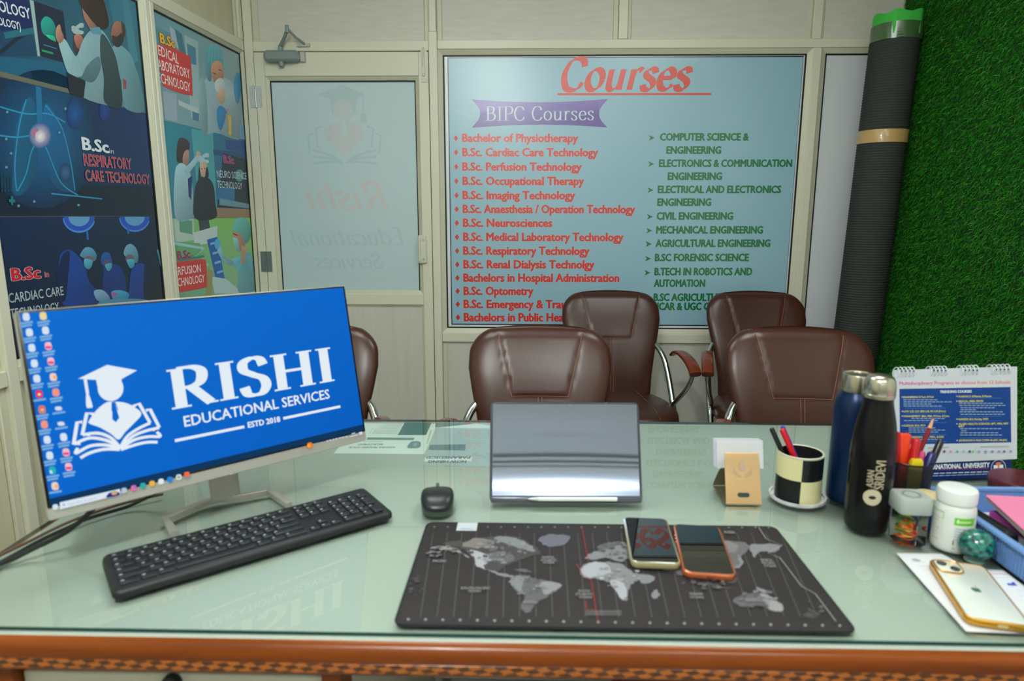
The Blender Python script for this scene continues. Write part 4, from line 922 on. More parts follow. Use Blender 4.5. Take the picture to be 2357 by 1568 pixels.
# ------------------------------------------------------------------ computer monitor
M_SILVER = mat('silver plastic', (176, 174, 168), 0.35, metal=0.35)
YA, TI = 0.775, 0.201
MC = np.array([-0.540, 1.127, 0.999]); MW, MH = 0.540, 0.315
nA = np.array([-math.sin(YA), math.cos(YA), 0]); MP = Plane(MC, (math.cos(YA), math.sin(YA), 0), np.array([0, 0, math.cos(TI)]) + nA * math.sin(TI))
mon = empty('computer_monitor', (-0.565, 1.18, TOP), YA, 'widescreen computer monitor showing a blue desktop with a white graduate logo', 'monitor')
mp = lambda x, y, z: tuple(MP.at(x, y, z))
m = MB(); m.rr(MW, MH, 0.004, [(-0.0235, 0.006), (-0.020, 0.0), (-0.001, 0.0), (0.0, 0.001)], fn=mp); hs = m.build('housing', M_SILVER, mon, world=True)
m = MB(); m.rr(0.30, 0.20, 0.02, [(-0.044, 0.012), (-0.038, 0.0), (-0.0236, 0.0)], cy=-0.01, fn=mp); m.build('back_cover', M_SILVER, mon, world=True)
m = MB(); m.rr(MW - 0.002, MH - 0.0195, 0.002, [(0.0001, 0), (0.0012, 0), (0.0015, 0.0004)], cy=0.0088, fn=mp); m.build('bezel', mat('monitor bezel', (16, 15, 17), 0.25), mon, world=True)
def c3(x, y): return (x / 2.7035, 680 + y / 2.7035)
sp = MP.shift(0.0017); a = Art(sp, step=0.00002)
sx0, sy0 = -MW / 2 + 0.0055, -MH / 2 + 0.0215; sx1, sy1 = MW / 2 - 0.0045, MH / 2 - 0.004
SB = (0, 102, 202); a.quad([(sx0, sy1), (sx1, sy1), (sx1, sy0), (sx0, sy0)], [(2, 108, 208), (0, 100, 200), (0, 92, 190), (0, 100, 204)], px=False)
a.poly([(sx0, sy0), (sx1, sy0), (sx1, sy0 + 0.0115), (sx0, sy0 + 0.0115)], (8, 52, 92), px=False)
WT = (226, 236, 244)
a.poly([c3(*p) for p in ((487, 519), (666, 433), (853, 467), (757, 521), (604, 527))], WT); a.poly([c3(*p) for p in ((598, 528), (756, 512), (757, 546), (735, 552), (612, 570), (606, 566))], WT)
a.poly(ell(*c3(688, 578), 80 / 2.7, 80 / 2.7, 32), WT); a.line([c3(530, 522), c3(545, 612)], .0042, WT); a.blob([c3(*p) for p in ((536, 618), (552, 616), (576, 690), (560, 700), (538, 694))], WT)
a.poly([c3(*p) for p in spline([(553, 782), (600, 715), (660, 668), (712, 662), (775, 668), (830, 692), (880, 738), (830, 800), (780, 850), (738, 898), (690, 862), (620, 822), (560, 800)], 4, True)], WT)
a.poly([c3(*p) for p in ((697, 668), (712, 662), (742, 762), (721, 790), (699, 772))], SB); a.line([c3(697, 665), c3(697, 720)], .0015, SB); a.line([c3(716, 665), c3(733, 715)], .0012, SB)
L_ = lambda P, w_: a.line([c3(*p) for p in P], w_, WT)
L_([(582, 740), (540, 733), (512, 866), (560, 868)], .0050); L_([(512, 790), (480, 790), (458, 926), (500, 922)], .0050); L_([(826, 692), (866, 674), (932, 790), (880, 820)], .0050); L_([(908, 717), (934, 710), (990, 820), (950, 838)], .0050)
for P in ([(748, 950), (690, 888), (610, 858), (515, 868)], [(748, 954), (670, 906), (560, 888), (460, 926)], [(748, 958), (660, 932), (560, 938), (474, 982), (484, 950)], [(744, 960), (650, 958), (560, 980), (500, 1012)],
          [(748, 950), (790, 880), (860, 830), (935, 794)], [(750, 954), (820, 882), (900, 846), (990, 824)], [(750, 957), (830, 902), (920, 880), (996, 878), (975, 850)], [(752, 960), (850, 928), (920, 914), (980, 914)]): L_(spline(P, 6), .0046)
a.text('RISHI', c3(1070, 712), c3(2082, 532), 92, WT, font=dict(thick=0.205, thin=0.075, nib=0.0, serif=True, track=0.03))
a.text('EDUCATIONAL SERVICES', c3(1150, 818), c3(2052, 640), 24, WT, bold=0.02); a.text('ESTD 2018', c3(1545, 824), c3(1743, 786), 12.6, WT, bold=0.045)
L_([(1088, 905), (1520, 818)], .0050); L_([(1762, 766), (2117, 692)], .0050)
ic1 = [(162, 135, 'w'), (182, 232, 'w'), (197, 328, 'w'), (213, 425, 'w'), (228, 520, 'w'), (243, 615, 'r'), (260, 712, 'c'), (275, 805, 'o'), (292, 900, 'w'), (308, 998, 'w'), (325, 1090, 'e'), (341, 1188, 'y'), (267, 130, 'f'), (282, 220, 'w'), (299, 317, 'p'), (315, 412, 'p'), (330, 510, 'y'), (346, 605, 'o'), (362, 705, 's'), (378, 800, 's'), (394, 883, 'w'), (409, 978, 'p'), (425, 1068, 'p')]
IC = dict(w=(212, 226, 240), r=(226, 56, 90), c=(222, 130, 80), o=(236, 150, 130), e=(40, 176, 176), y=(232, 210, 190), f=(232, 214, 150), p=(240, 190, 206), s=(212, 220, 232))
for x, y, k in ic1:
    hh = 10 if k == 's' else 20
    a.poly([c3(*p) for p in spline([(x - 19, y - hh), (x + 15, y - hh - 2), (x + 21, y + hh - 2), (x - 15, y + hh)], 4, True)], IC[k])
    if k == 'p': a.poly([c3(*p) for p in ((x - 18, y), (x + 18, y - 2), (x + 20, y + 14), (x - 15, y + 16))], (232, 70, 120))
    if k == 'c': a.glow(*c3(x + 2, y), 2.6, 2.6, (90, 140, 220), (226, 236, 240)); a.poly([c3(*p) for p in ((x - 17, y - 14), (x + 14, y - 18), (x + 6, y - 7), (x - 8, y - 6))], (230, 70, 90))
    if k == 'e': a.poly([c3(*p) for p in ((x - 17, y), (x - 2, y - 2), (x + 2, y + 18), (x - 14, y + 20))], (200, 224, 236))
    if k == 'r': a.poly(ell(*c3(x + 1, y + 2), 3.6, 3, 14), (246, 210, 214))
    if k == 'y': a.poly([c3(*p) for p in ((x, y - 8), (x + 15, y - 10), (x + 17, y + 8), (x + 2, y + 10))], (236, 160, 110))
    for r in range(1 if k in 'rys' and y != 510 else 2):
        a.line([c3(x - 36 + 5 * r, y + hh + 22 + 18 * r), c3(x + 42 - 6 * r, y + hh + 10 + 18 * r)], .0030, (122, 176, 218))
a.poly([c3(*p) for p in ((370, 1288), (744, 1204), (747, 1240), (372, 1332))], (216, 230, 240)); a.text('Type here to search', c3(420, 1306), c3(600, 1266), 4.5, (150, 170, 190)); a.poly(ell(*c3(396, 1303), 2.6, 2.6, 14), (150, 170, 190))
a.blob([c3(*p) for p in ((662, 1246), (680, 1228), (712, 1218), (738, 1226), (738, 1242), (666, 1258))], (24, 44, 130)); a.blob([c3(*p) for p in ((690, 1230), (708, 1216), (730, 1220), (722, 1238), (700, 1242))], (236, 150, 110)); a.poly(ell(*c3(712, 1222), 4, 3, 12), (110, 200, 140))
for x, y, c in ((343, 1317, (214, 226, 236)), (770, 1214, (170, 196, 214)), (830, 1199, (226, 110, 160)), (887, 1184, (40, 170, 170)), (944, 1171, (230, 180, 70)), (1000, 1158, (222, 230, 238)), (1055, 1145, (40, 130, 220)), (1110, 1131, (206, 220, 214)), (1160, 1115, (236, 110, 60)), (1925, 933, (236, 120, 40))):
    a.poly([c3(*p) for p in spline([(x - 15, y - 12), (x + 13, y - 16), (x + 16, y + 12), (x - 13, y + 16)], 4, True)], c)
a.poly(ell(*c3(835, 1194), 3, 3, 12), (90, 130, 230)); a.poly(ell(*c3(1110, 1131), 3, 3, 12), (150, 150, 150)); a.poly(ell(*c3(1919, 936), 4, 4, 12), (244, 170, 60))
a.line([c3(1146, 1138), c3(1190, 1128)], .0012, (40, 150, 220))
a.text('24°C Sunny', c3(1946, 936), c3(2008, 918), 5, (170, 190, 206))
for x, y in ((2035, 906), (2053, 902), (2072, 897), (2090, 893), (2112, 888), (2130, 884), (2152, 880)): a.poly(ell(*c3(x, y), 2.2, 2.0, 10), (206, 218, 228))
a.line([c3(2184, 862), c3(2206, 856)], .0018, (206, 218, 228)); a.line([c3(2174, 880), c3(2220, 868)], .0018, (206, 218, 228)); a.poly([c3(*p) for p in ((2230, 852), (2250, 847), (2252, 864), (2232, 869))], (206, 218, 228))
a.build('screen', print_mat('monitor screen', 0.35, 0.05, emit=1.0), mon)
ap = Art(MP.shift(0.0003)); lx, ly = MP.px(*c3(1437, 1101)); ap.poly(ell(lx, ly, .0048, .0048, 24), (120, 124, 124), px=False); ap.poly(ell(lx, ly, .0041, .0041, 24), (186, 184, 178), px=False); ap.text('hp', (lx - .0028, ly - .0012), (lx + .0028, ly - .0012), .0032, (110, 114, 116), px=False, shear=.2)
ap.build('badge', print_mat('badge print', 0.3), mon)
MB0 = np.array([-0.566, 1.176]); dx_ = np.array([math.cos(YA), math.sin(YA)]); dn_ = np.array([-math.sin(YA), math.cos(YA)])
m = MB(); nk0 = MB0; m.rr(0.052, 0.016, 0.004, [(TOP + 0.010, 0), (TOP + 0.15, 0)], fn=lambda x, y, z: (nk0[0] + dx_[0] * x + dn_[0] * (y + (z - TOP) * 0.15), nk0[1] + dx_[1] * x + dn_[1] * (y + (z - TOP) * 0.15), z)); m.build('stand_neck', M_SILVER, mon, world=True)
def bar_(pts, w_, h_, name):
    m = MB(); P = [np.array(p) for p in pts]; rings = []
    for i, p in enumerate(P):
        d0 = P[min(i + 1, len(P) - 1)] - P[max(i - 1, 0)]; d0 /= np.linalg.norm(d0); n_ = np.array([-d0[1], d0[0]]) * w_ / 2
        rings.append([(p[0] + n_[0], p[1] + n_[1], TOP + .0004), (p[0] - n_[0], p[1] - n_[1], TOP + .0004), (p[0] - n_[0], p[1] - n_[1], TOP + h_), (p[0] + n_[0], p[1] + n_[1], TOP + h_)])
    m.loft(rings); return m.build(name, M_SILVER, mon, world=True, smooth=0, bevel=0.001)
bar_([(-0.592, 1.036), (-0.635, 1.088), (-0.600, 1.160), (-0.580, 1.176), (-0.555, 1.184), (-0.500, 1.214), (-0.440, 1.156)], 0.013, 0.011, 'stand_base')

# cables beside the monitor
M_CABLE = mat('black cable', (24, 27, 30), 0.45); M_BCABLE = mat('brown cable', (96, 66, 52), 0.5)
def cable(pts, r, mt, label):
    m = MB(); m.tube(spline(pts, 8), r, 8); tag(m.build('cable', mt), label, 'cable', 'cables behind the monitor')
rr0 = TOP
cable([(-0.70, 1.02, 0.83), (-0.735, 0.99, 0.795), (-0.785, 0.962, 0.772), (-0.812, 0.93, 0.7645), (-0.835, 0.87, 0.7645), (-0.85, 0.82, 0.765), (-0.872, 0.80, 0.70), (-0.876, 0.80, 0.35), (-0.88, 0.84, 0.006)], .0042, M_CABLE, 'thick black cable dropping from the monitor corner over the desk end')
cable([(-0.60, 1.14, 0.835), (-0.68, 1.155, 0.79), (-0.735, 1.145, 0.764), (-0.775, 1.10, 0.7632), (-0.79, 1.06, 0.7632), (-0.805, 1.01, 0.7632), (-0.812, 0.96, 0.7632), (-0.825, 0.90, 0.7632), (-0.85, 0.845, 0.7640), (-0.876, 0.835, 0.70), (-0.886, 0.835, 0.35), (-0.89, 0.87, 0.005)], .0030, M_CABLE, 'thin black cable curving across the glass below the monitor')
cable([(-0.70, 1.20, 0.7642), (-0.76, 1.15, 0.7632), (-0.802, 1.08, 0.7632), (-0.822, 1.00, 0.7632), (-0.838, 0.94, 0.7640), (-0.855, 0.90, 0.7645), (-0.880, 0.885, 0.70), (-0.888, 0.89, 0.35), (-0.90, 0.93, 0.005)], .0026, M_BCABLE, 'brown cable lying between the two black cables at the desk end')

# ------------------------------------------------------------------ keyboard
KW, KD, KA = 0.4365, 0.123, math.radians(38.65)
kc = np.array([-0.576, 0.842]) + np.array([math.cos(KA), math.sin(KA)]) * (KW / 2 - 0.001) + np.array([-math.sin(KA), math.cos(KA)]) * (KD / 2)
kb = empty('keyboard', (kc[0], kc[1], TOP), KA, 'black full-size keyboard lying at an angle in front of the monitor', 'keyboard')
sl = lambda y: 0.0135 + 0.055 * (y + KD / 2)
m = MB(); m.rr(KW, KD, 0.012, [(0.0, 0.003), (0.003, 0.0), (0.6, 0.0), (0.85, 0.0012), (1.0, 0.0045)], fn=lambda x, y, z: (x, y, z if z < .01 else sl(y) * z)); m.build('body', M_BLACK, kb)
U = 0.0183
def key(x, y, w_, d, leg=True, tall=None):
    m = MB(); z = sl(y); m.rr(w_ - 0.0022, d - 0.0022, 0.0016, [(z - 0.0005, 0), (z + 0.0020, 0.0004), (z + 0.0028, 0.0014)], x, y, n=3)
    if leg:
        m.mi = 1; zt = z + 0.00285 + 0.0001; lw = min(0.0042, w_ * .3)
        x0 = x - w_ / 2 + 0.0035; y0 = y + d / 2 - 0.0062
        m.add([(x0, y0, zt), (x0 + lw, y0, zt), (x0 + lw, y0 + .0022, zt), (x0, y0 + .0022, zt)], [(0, 1, 2, 3)])
    m.build('key', [M_KEY, M_LEG], kb)
kx0 = -KW / 2 + 0.0105; R0 = KD / 2 - 0.0125
ys = [R0 - 0.0055, R0 - 0.0215, R0 - 0.0385, R0 - 0.0555, R0 - 0.0725, R0 - 0.0895]
nx = kx0 + 15 * U + 0.005; px_ = nx + 3 * U + 0.005
for i in range(13): key(kx0 + (i + .5) * 15 * U / 13, ys[0], 15 * U / 13, 0.0125)
for i in range(3): key(nx + (i + .5) * U, ys[0], U, 0.0125)
rows = [[1] * 13 + [2], [1.5] + [1] * 12 + [1.5], [1.75] + [1] * 11 + [2.25], [2.25] + [1] * 10 + [2.75], [1.5, 1.25, 1.25, 6.5, 1.25, 1.25, 2]]
for r, ws in enumerate(rows):
    x = kx0
    for w_ in ws: key(x + w_ * U / 2, ys[r + 1], w_ * U, 0.017, leg=w_ < 6); x += w_ * U
for r in (0, 1):
    for i in range(3): key(nx + (i + .5) * U, ys[r + 1], U, 0.017)
key(nx + 1.5 * U, ys[4] - .0025, U, 0.0125)
for i in range(3): key(nx + (i + .5) * U, ys[5] - .001, U, 0.0125)
for i in range(4): key(px_ + (i + .5) * U, ys[1], U, 0.017)
for r in (2, 3, 4):
    for i in range(3): key(px_ + (i + .5) * U, ys[r], U, 0.017)
key(px_ + U, ys[5], 2 * U, 0.017); key(px_ + 2.5 * U, ys[5], U, 0.017); key(px_ + 3.5 * U, (ys[2] + ys[3]) / 2, U, 0.034); key(px_ + 3.5 * U, (ys[4] + ys[5]) / 2, U, 0.034)

# ------------------------------------------------------------------ mouse
mo = empty('mouse', (-0.166, 1.168, TOP), math.radians(7), 'black wireless computer mouse between the keyboard and the tablet', 'mouse')
def mouse_ring(k, z, ox=0.0):
    return [(0.0305 * k * math.copysign(abs(math.cos(t)) ** .75, math.cos(t)) * (1 - 0.06 * math.sin(t)), 0.051 * k * math.copysign(abs(math.sin(t)) ** .8, math.sin(t)) + ox, z) for t in np.linspace(0, 2 * math.pi, 48, endpoint=False)]
hz = lambda y: 0.0345 - 0.010 * ((y + 0.012) / 0.05) ** 2 if y > -0.012 else 0.0345 - 0.013 * ((y + 0.012) / 0.04) ** 2
m = MB(); rings = [mouse_ring(.93, 0.0006), mouse_ring(.96, 0.003), mouse_ring(.97, 0.011)]; m.loft(rings); m.build('base', mat('dark olive plastic', (62, 74, 62), 0.35), mo)
m = MB(); rings = [mouse_ring(.97, 0.0112)]
for k, f in ((1.0, .45), (.985, .62), (.93, .78), (.84, .89), (.70, .955), (.5, .985), (.25, 1.0), (.02, 1.0)):
    rings.append([(x, y, 0.0112 + (hz(y) - 0.0112) * f) for x, y, z in mouse_ring(k, 0)])
m.loft(rings); sh = m.build('shell', mat('mouse shell', (30, 34, 36), 0.33), mo, smooth=70)
m = MB(); m.tube([(0.0, y, hz(y) * 0.995 + .0002) for y in np.linspace(0.012, 0.036, 8)], 0.0009, 6); m.build('button_gap', mat('gap black', (8, 8, 8), 0.6), sh)
m = MB(); m.lathe([(0.0085, -0.003), (0.0095, -0.001), (0.0095, 0.001), (0.0085, 0.003)], n=24); m.v = [(z, y + 0.036, x * 0.9 + 0.0225) for x, y, z in m.v]; m.build('scroll_wheel', mat('grey rubber', (82, 84, 88), 0.6), mo)

# ------------------------------------------------------------------ desk mat with a world map
DMX, DMY, DMW, DMD = 0.1275, 0.9465, 0.604, 0.299
dm = empty('desk_mat', (DMX, DMY, TOP), 0, 'large charcoal desk mat printed with a grey world map', 'desk mat')
m = MB(); m.rr(DMW, DMD, 0.013, [(0.0003, 0.0006), (0.001, 0), (0.0032, 0), (0.0038, 0.0008)]); m.build('pad', mat('charcoal cloth', (52, 48, 49), 0.8, spec=0.2, bump=(900, .25, .0004)), dm)
m = MB(); hw_, hd_ = DMW / 2 - .0008, DMD / 2 - .0008; rp = []
for (sx, sy, a0) in ((1, 1, 0), (-1, 1, 90), (-1, -1, 180), (1, -1, 270)):
    for k in range(7): t = math.radians(a0 + 15 * k); rp.append((sx * (hw_ - .0125) + .0125 * math.cos(t), sy * (hd_ - .0125) + .0125 * math.sin(t), .0024))
m.tube(rp, .0021, 8, closed=True); m.build('stitched_edge', mat('stitched edge', (26, 26, 32), 0.8, bump=(1500, .6, .0006)), dm)
pm = Plane((0, 0, TOP + 0.00385), (1, 0, 0), (0, 1, 0)); a = Art(pm, step=0.000008)
def d_(x, y): return (880 + x / 2.1045, 1160 + y / 2.1045)
jr = random.Random(11)
def land(P, c):
    Q = spline([d_(*p) for p in P], 5, True); a.poly([(x + jr.uniform(-2.6, 2.6), y + jr.uniform(-1.5, 1.5)) for x, y in Q], c)
G0, G1_, G2_, G3_ = (70, 67, 68), (94, 92, 96), (122, 122, 128), (158, 160, 167)
for k in range(25):
    t = k / 24; xt = 255 + t * (1900 - 255); xb = 180 + t * (2120 - 180); a.line([d_(xt - (xt - xb) * .12, 140), d_(xb + (xt - xb) * .06, 548)], .0006, (104, 102, 102))
for k in range(26):
    t = k / 25; a.poly([d_(*p) for p in ell(252 + t * 1620, 112 + t * 4, 5, 3, 8)], (126, 126, 126)); a.poly([d_(*p) for p in ell(126 + t * 2090, 560 + t * 32, 7, 6, 8)], (142, 142, 142))
land([(300, 190), (340, 182), (420, 180), (520, 160), (640, 160), (720, 200), (770, 240), (700, 262), (650, 280), (600, 300), (560, 330), (500, 320), (455, 292), (430, 255), (380, 215), (330, 210)], G0)
land([(230, 215), (300, 205), (360, 220), (420, 262), (380, 240), (300, 222)], (140, 138, 136)); land([(385, 205), (440, 170), (520, 175), (540, 200), (460, 215)], (120, 112, 108)); land([(425, 225), (520, 250), (528, 272), (490, 300), (500, 320), (460, 305), (440, 260)], G3_)
land([(520, 240), (580, 236), (640, 262), (600, 290), (540, 285)], G1_); land([(540, 170), (600, 160), (700, 190), (740, 232), (690, 225), (610, 200)], (120, 122, 126)); land([(500, 318), (560, 335), (610, 345), (640, 352), (620, 360), (560, 345)], G2_)
land([(760, 165), (830, 150), (905, 160), (890, 195), (810, 210), (770, 190)], (100, 100, 112)); land([(640, 318), (690, 320), (720, 332), (670, 330)], G1_)
land([(620, 370), (680, 345), (740, 365), (800, 375), (868, 392), (850, 420), (800, 450), (750, 480), (720, 520), (690, 530), (672, 500), (690, 450), (640, 420)], G1_); land([(615, 375), (660, 350), (690, 365), (680, 400), (672, 430), (640, 405)], G2_); land([(770, 380), (868, 393), (830, 425), (780, 440)], (132, 132, 136))
land([(985, 268), (1010, 240), (1050, 228), (1080, 200), (1140, 188), (1180, 195), (1190, 260), (1150, 282), (1090, 262), (1040, 270)], G2_); land([(1040, 210), (1090, 190), (1160, 190), (1120, 215), (1060, 222)], G1_)
land([(955, 325), (990, 288), (1060, 284), (1150, 292), (1240, 345), (1320, 355), (1290, 390), (1240, 372), (1200, 400), (1186, 440), (1184, 468), (1160, 468), (1130, 420), (1100, 385), (1040, 365), (980, 360)], G2_); land([(960, 328), (1000, 290), (1080, 288), (1110, 330), (1060, 350), (985, 358)], G3_); land([(1100, 380), (1160, 375), (1186, 440), (1160, 466), (1135, 425)], G3_); land([(1235, 345), (1320, 356), (1280, 390), (1240, 370)], G2_); land([(1310, 430), (1330, 418), (1342, 440), (1326, 462), (1308, 455)], G2_)
land([(1190, 200), (1300, 190), (1500, 180), (1680, 180), (1780, 205), (1740, 260), (1720, 300), (1660, 320), (1560, 310), (1460, 330), (1420, 300), (1330, 300), (1240, 300), (1190, 260)], (100, 98, 100)); land([(1660, 180), (1720, 205), (1700, 240), (1660, 230)], (120, 116, 118)); land([(1780, 205), (1830, 195), (1930, 205), (1900, 235), (1830, 235), (1800, 260)], G2_); land([(1720, 250), (1750, 280), (1730, 312), (1700, 312), (1730, 290)], G2_); land([(1400, 310), (1470, 318), (1500, 350), (1450, 350), (1410, 330)], G1_); land([(1360, 316), (1410, 318), (1400, 328), (1370, 326)], G2_)
land([(1640, 370), (1700, 385), (1720, 365), (1700, 360)], G1_); land([(1810, 408), (1860, 420), (1890, 432), (1850, 436)], G2_); land([(1700, 470), (1760, 440), (1830, 430), (1880, 450), (1940, 500), (1930, 525), (1880, 518), (1820, 495), (1740, 500)], G1_); land([(1830, 440), (1880, 452), (1940, 500), (1930, 524), (1880, 515)], (140, 138, 142)); land([(2040, 540), (2080, 520), (2120, 540), (2080, 560)], G0); land([(1560, 380), (1640, 400), (1700, 412), (1620, 410)], G0)
for (bx, by, rx, ry, n_, cs) in ((560, 230, 150, 60, 60, (70, 140)), (700, 400, 80, 60, 26, (80, 130)), (1130, 230, 90, 40, 34, (70, 130)), (1150, 350, 110, 60, 34, (110, 170)), (1480, 250, 240, 60, 70, (66, 130)), (1560, 390, 120, 30, 26, (60, 110)), (1830, 470, 100, 40, 24, (80, 130)), (300, 240, 110, 30, 20, (90, 130)), (2080, 520, 60, 40, 14, (66, 96)), (180, 410, 60, 50, 12, (62, 84))):
    for k in range(n_):
        t = jr.uniform(0, 6.28); r = math.sqrt(jr.random()); x, y = bx + rx * r * math.cos(t), by + ry * r * math.sin(t); g = jr.randint(*cs); w_ = jr.uniform(4, 16)
        a.poly([d_(x + w_ * jr.uniform(.6, 1.3) * math.cos(q_), y + w_ * .5 * jr.uniform(.5, 1.2) * math.sin(q_)) for q_ in (0, 1, 2.1, 3.1, 4.2, 5.3)], (g, g - 1, g + 2))
a.line([d_(966, 118), d_(998, 290)], .0010, (160, 44, 48)); a.line([d_(1010, 372), d_(1044, 580)], .0010, (160, 44, 48)); a.line([d_(940, 300), d_(955, 325), d_(970, 355), d_(1005, 372)], .0012, (150, 50, 54)); a.line([d_(985, 480), d_(990, 522), d_(1030, 522)], .0012, (150, 46, 50))
a.line([d_(1822, 122), d_(1858, 178), d_(1936, 210), d_(1868, 248), d_(1926, 272), d_(2030, 410), d_(2096, 446), d_(2196, 580)], .0012, (150, 150, 150))
for t, x0, x1, y in (('ALASKA', 488, 560, 226), ('CANADA', 530, 590, 285), ('PACIFIC', 245, 310, 292), ('NORTH', 775, 830, 274), ('ATLANTIC', 768, 845, 287), ('OCEAN', 778, 832, 299), ('SOUTH PACIFIC', 380, 522, 424), ('OCEAN', 415, 475, 438), ('BRAZIL', 742, 804, 415), ('SOUTH', 950, 1006, 438), ('ATLANTIC', 936, 1020, 453), ('OCEAN', 954, 1014, 468), ('INDIAN', 1492, 1552, 452), ('OCEAN', 1492, 1556, 468), ('AUSTRALIA', 1760, 1866, 482), ('RUSSIA', 1660, 1710, 152), ('NORTH', 1838, 1890, 288), ('PACIFIC', 1842, 1905, 302), ('OCEAN', 1854, 1908, 316), ('ARGENTINA', 680, 748, 492)):
    a.text(t, d_(x0, y), d_(x1, y + 1), 5.2, (140, 140, 142), bold=.02)
for k in range(3): a.line([d_(985, 530 + 9 * k), d_(1158, 531 + 9 * k)], .0012, (128, 126, 128))
mpn = print_mat('mat print', 0.8, 0.2); a.build('map_print', mpn, dm)
a = Art(Plane((0, 0, TOP + 0.0046), (1, 0, 0), (0, 1, 0)), step=0.00002); q0 = pm.px(1050, 1222); q1 = pm.px(1097, 1221); a.sheet(q0[0], q0[1], q1[0], 1.0945, 0.0006, (190, 194, 200))
a.poly([(q0[0] + .006, q0[1] + .004), (q1[0] - .006, q0[1] + .004), (q1[0] - .006, q0[1] + .008), (q0[0] + .006, q0[1] + .008)], (150, 160, 190), px=False); a.build('tag', mpn, dm, label='small pale fabric tag at the back left edge')

# ------------------------------------------------------------------ tablet with stylus
TT = 0.40; tl0 = np.array([-0.070, 1.1785, TOP + 0.0005]); tl1 = np.array([0.2165, 1.1845, TOP + 0.0005]); tex = tl1 - tl0; TWD = np.linalg.norm(tex); tex /= TWD; tn = np.array([-tex[1], tex[0], 0])
TP = Plane((tl0 + tl1) / 2, tex, np.array([0, 0, math.cos(TT)]) + tn * math.sin(TT)); TL = 0.189
tb = empty('tablet', tuple((tl0 + tl1) / 2 + tn * 0.03), 0, 'tablet in a dark case standing upright with a mirror-like blue grey face', 'tablet')
tp = lambda x, y, z: tuple(TP.at(x, y, z))
m = MB(); m.rr(TWD, TL, 0.010, [(-0.0105, 0.002), (-0.008, 0), (-0.0012, 0), (0.0, 0.0012)], cy=TL / 2 + 0.003, fn=tp); m.build('case', mat('smoky case', (58, 62, 72), 0.3), tb, world=True)
m = MB(); NX, NY = 40, 30; x0, x1, y0, y1 = -TWD / 2 + .005, TWD / 2 - .005, .0165, TL - .0005
def bow(x, y): k = (y - y0) / (y1 - y0); return 0.0006 + 0.0007 * math.sin(math.pi * min(1, k * 1.5)) ** 2 * (k < .667) + 0.0005 * (x / x1) ** 2 * (1 - k)
vs = []
for j in range(NY + 1):
    for i in range(NX + 1):
        x = x0 + (x1 - x0) * i / NX; y = y0 + (y1 - y0) * j / NY; vs.append(tp(x, y, bow(x, y)))
vs2 = [tp(x, y, -0.001) for x, y in ((x0, y0), (x1, y0), (x1, y1), (x0, y1))]
m.add(vs, [(j * (NX + 1) + i, j * (NX + 1) + i + 1, (j + 1) * (NX + 1) + i + 1, (j + 1) * (NX + 1) + i) for j in range(NY) for i in range(NX)])
m.build('screen', mat('mirror face', (168, 180, 206), 0.05, metal=1.0), tb, world=True, smooth=180)
m = MB(); m.rr(0.016, 0.0035, 0.001, [(0.0014, 0), (0.0020, 0.0003)], 0.012, TL - .0035, fn=tp); m.build('camera_notch', mat('notch grey', (110, 118, 132), 0.4), tb, world=True)
m = MB(); m.rr(TWD - .004, 0.0125, 0.004, [(0.0002, 0), (0.004, 0), (0.0055, 0.002)], 0, 0.0095, fn=tp); m.build('stylus_tray', mat('smoky tray', (74, 78, 88), 0.25), tb, world=True)
m = MB(); m.rr(0.20, 0.10, 0.006, [(-0.002, 0), (0.0, 0)], fn=lambda x, y, z: tuple(np.array([.073, 1.285, TOP + .0004]) + tex * x + tn * (y + .01) + np.array([0, 0, max(0, z + .002)]))); m.build('stand_flap', mat('smoky case'), tb, world=True)
st = empty('stylus', tp(0.01, 0.0105, 0.009), 0, 'white stylus held along the bottom edge of the tablet', 'stylus')
m = MB(); m.tube([tp(-.052, .0105, .0092), tp(.094, .0105, .0092), tp(.0945, .0105, .0092)], [.0040, .0040, .003], 14); m.build('barrel', M_WPLASTIC, st, world=True)
m = MB(); m.tube([tp(-.0722, .0105, .0092), tp(-.066, .0105, .0092), tp(-.0522, .0105, .0092)], [.0006, .0022, .0040], 14); m.build('tip', mat('stylus tip', (206, 208, 208), 0.4), st, world=True)

# ------------------------------------------------------------------ phones
M_BGLASS = mat('black glass', (6, 7, 9), 0.02, spec=0.5, ior=2.1)
def phone(x, y, z, deg, w_, l, casem, framem, label, screen=True):
    p = empty('phone', (x, y, z), math.radians(deg), label, 'phone')
    m = MB(); m.rr(w_, l, 0.012, [(0.0002, 0.003), (0.002, 0.0004), (0.005, 0), (0.0098, 0), (0.0108, 0.0008)]); m.build('case', casem, p, smooth=60)
    m = MB(); m.rr(w_ - .005, l - .005, 0.0105, [(0.0082, 0), (0.0110, 0), (0.0113, 0.0004)]); m.build('frame', framem, p)
    return p
M_CLEAR = mat('yellowed clear case', (150, 144, 108), 0.12, coat=0.5); M_ROSE = mat('rose gold case', (214, 120, 78), 0.18, metal=0.55)
MZ = TOP + 0.0043
ph = phone(0.2005, 1.0195, MZ + .0010, -3.5, 0.0755, 0.161, M_CLEAR, mat('silver frame', (196, 200, 196), 0.2, metal=.8), 'smartphone in a clear yellowed case, left one of the pair on the desk mat'); ph.rotation_euler.x = -0.013
m = MB(); m.rr(.0695, .154, .009, [(.0114, 0), (.0118, .0003)]); m.build('screen', M_BGLASS, ph)
ph = phone(0.2790, 0.9945, MZ, -6.5, 0.0765, 0.161, M_ROSE, mat('graphite frame', (60, 62, 60), 0.3, metal=.5), 'smartphone in a rose gold case, right one of the pair on the desk mat')
m = MB(); m.rr(.0705, .154, .009, [(.0114, 0), (.0118, .0003)]); m.build('screen', M_BGLASS, ph)
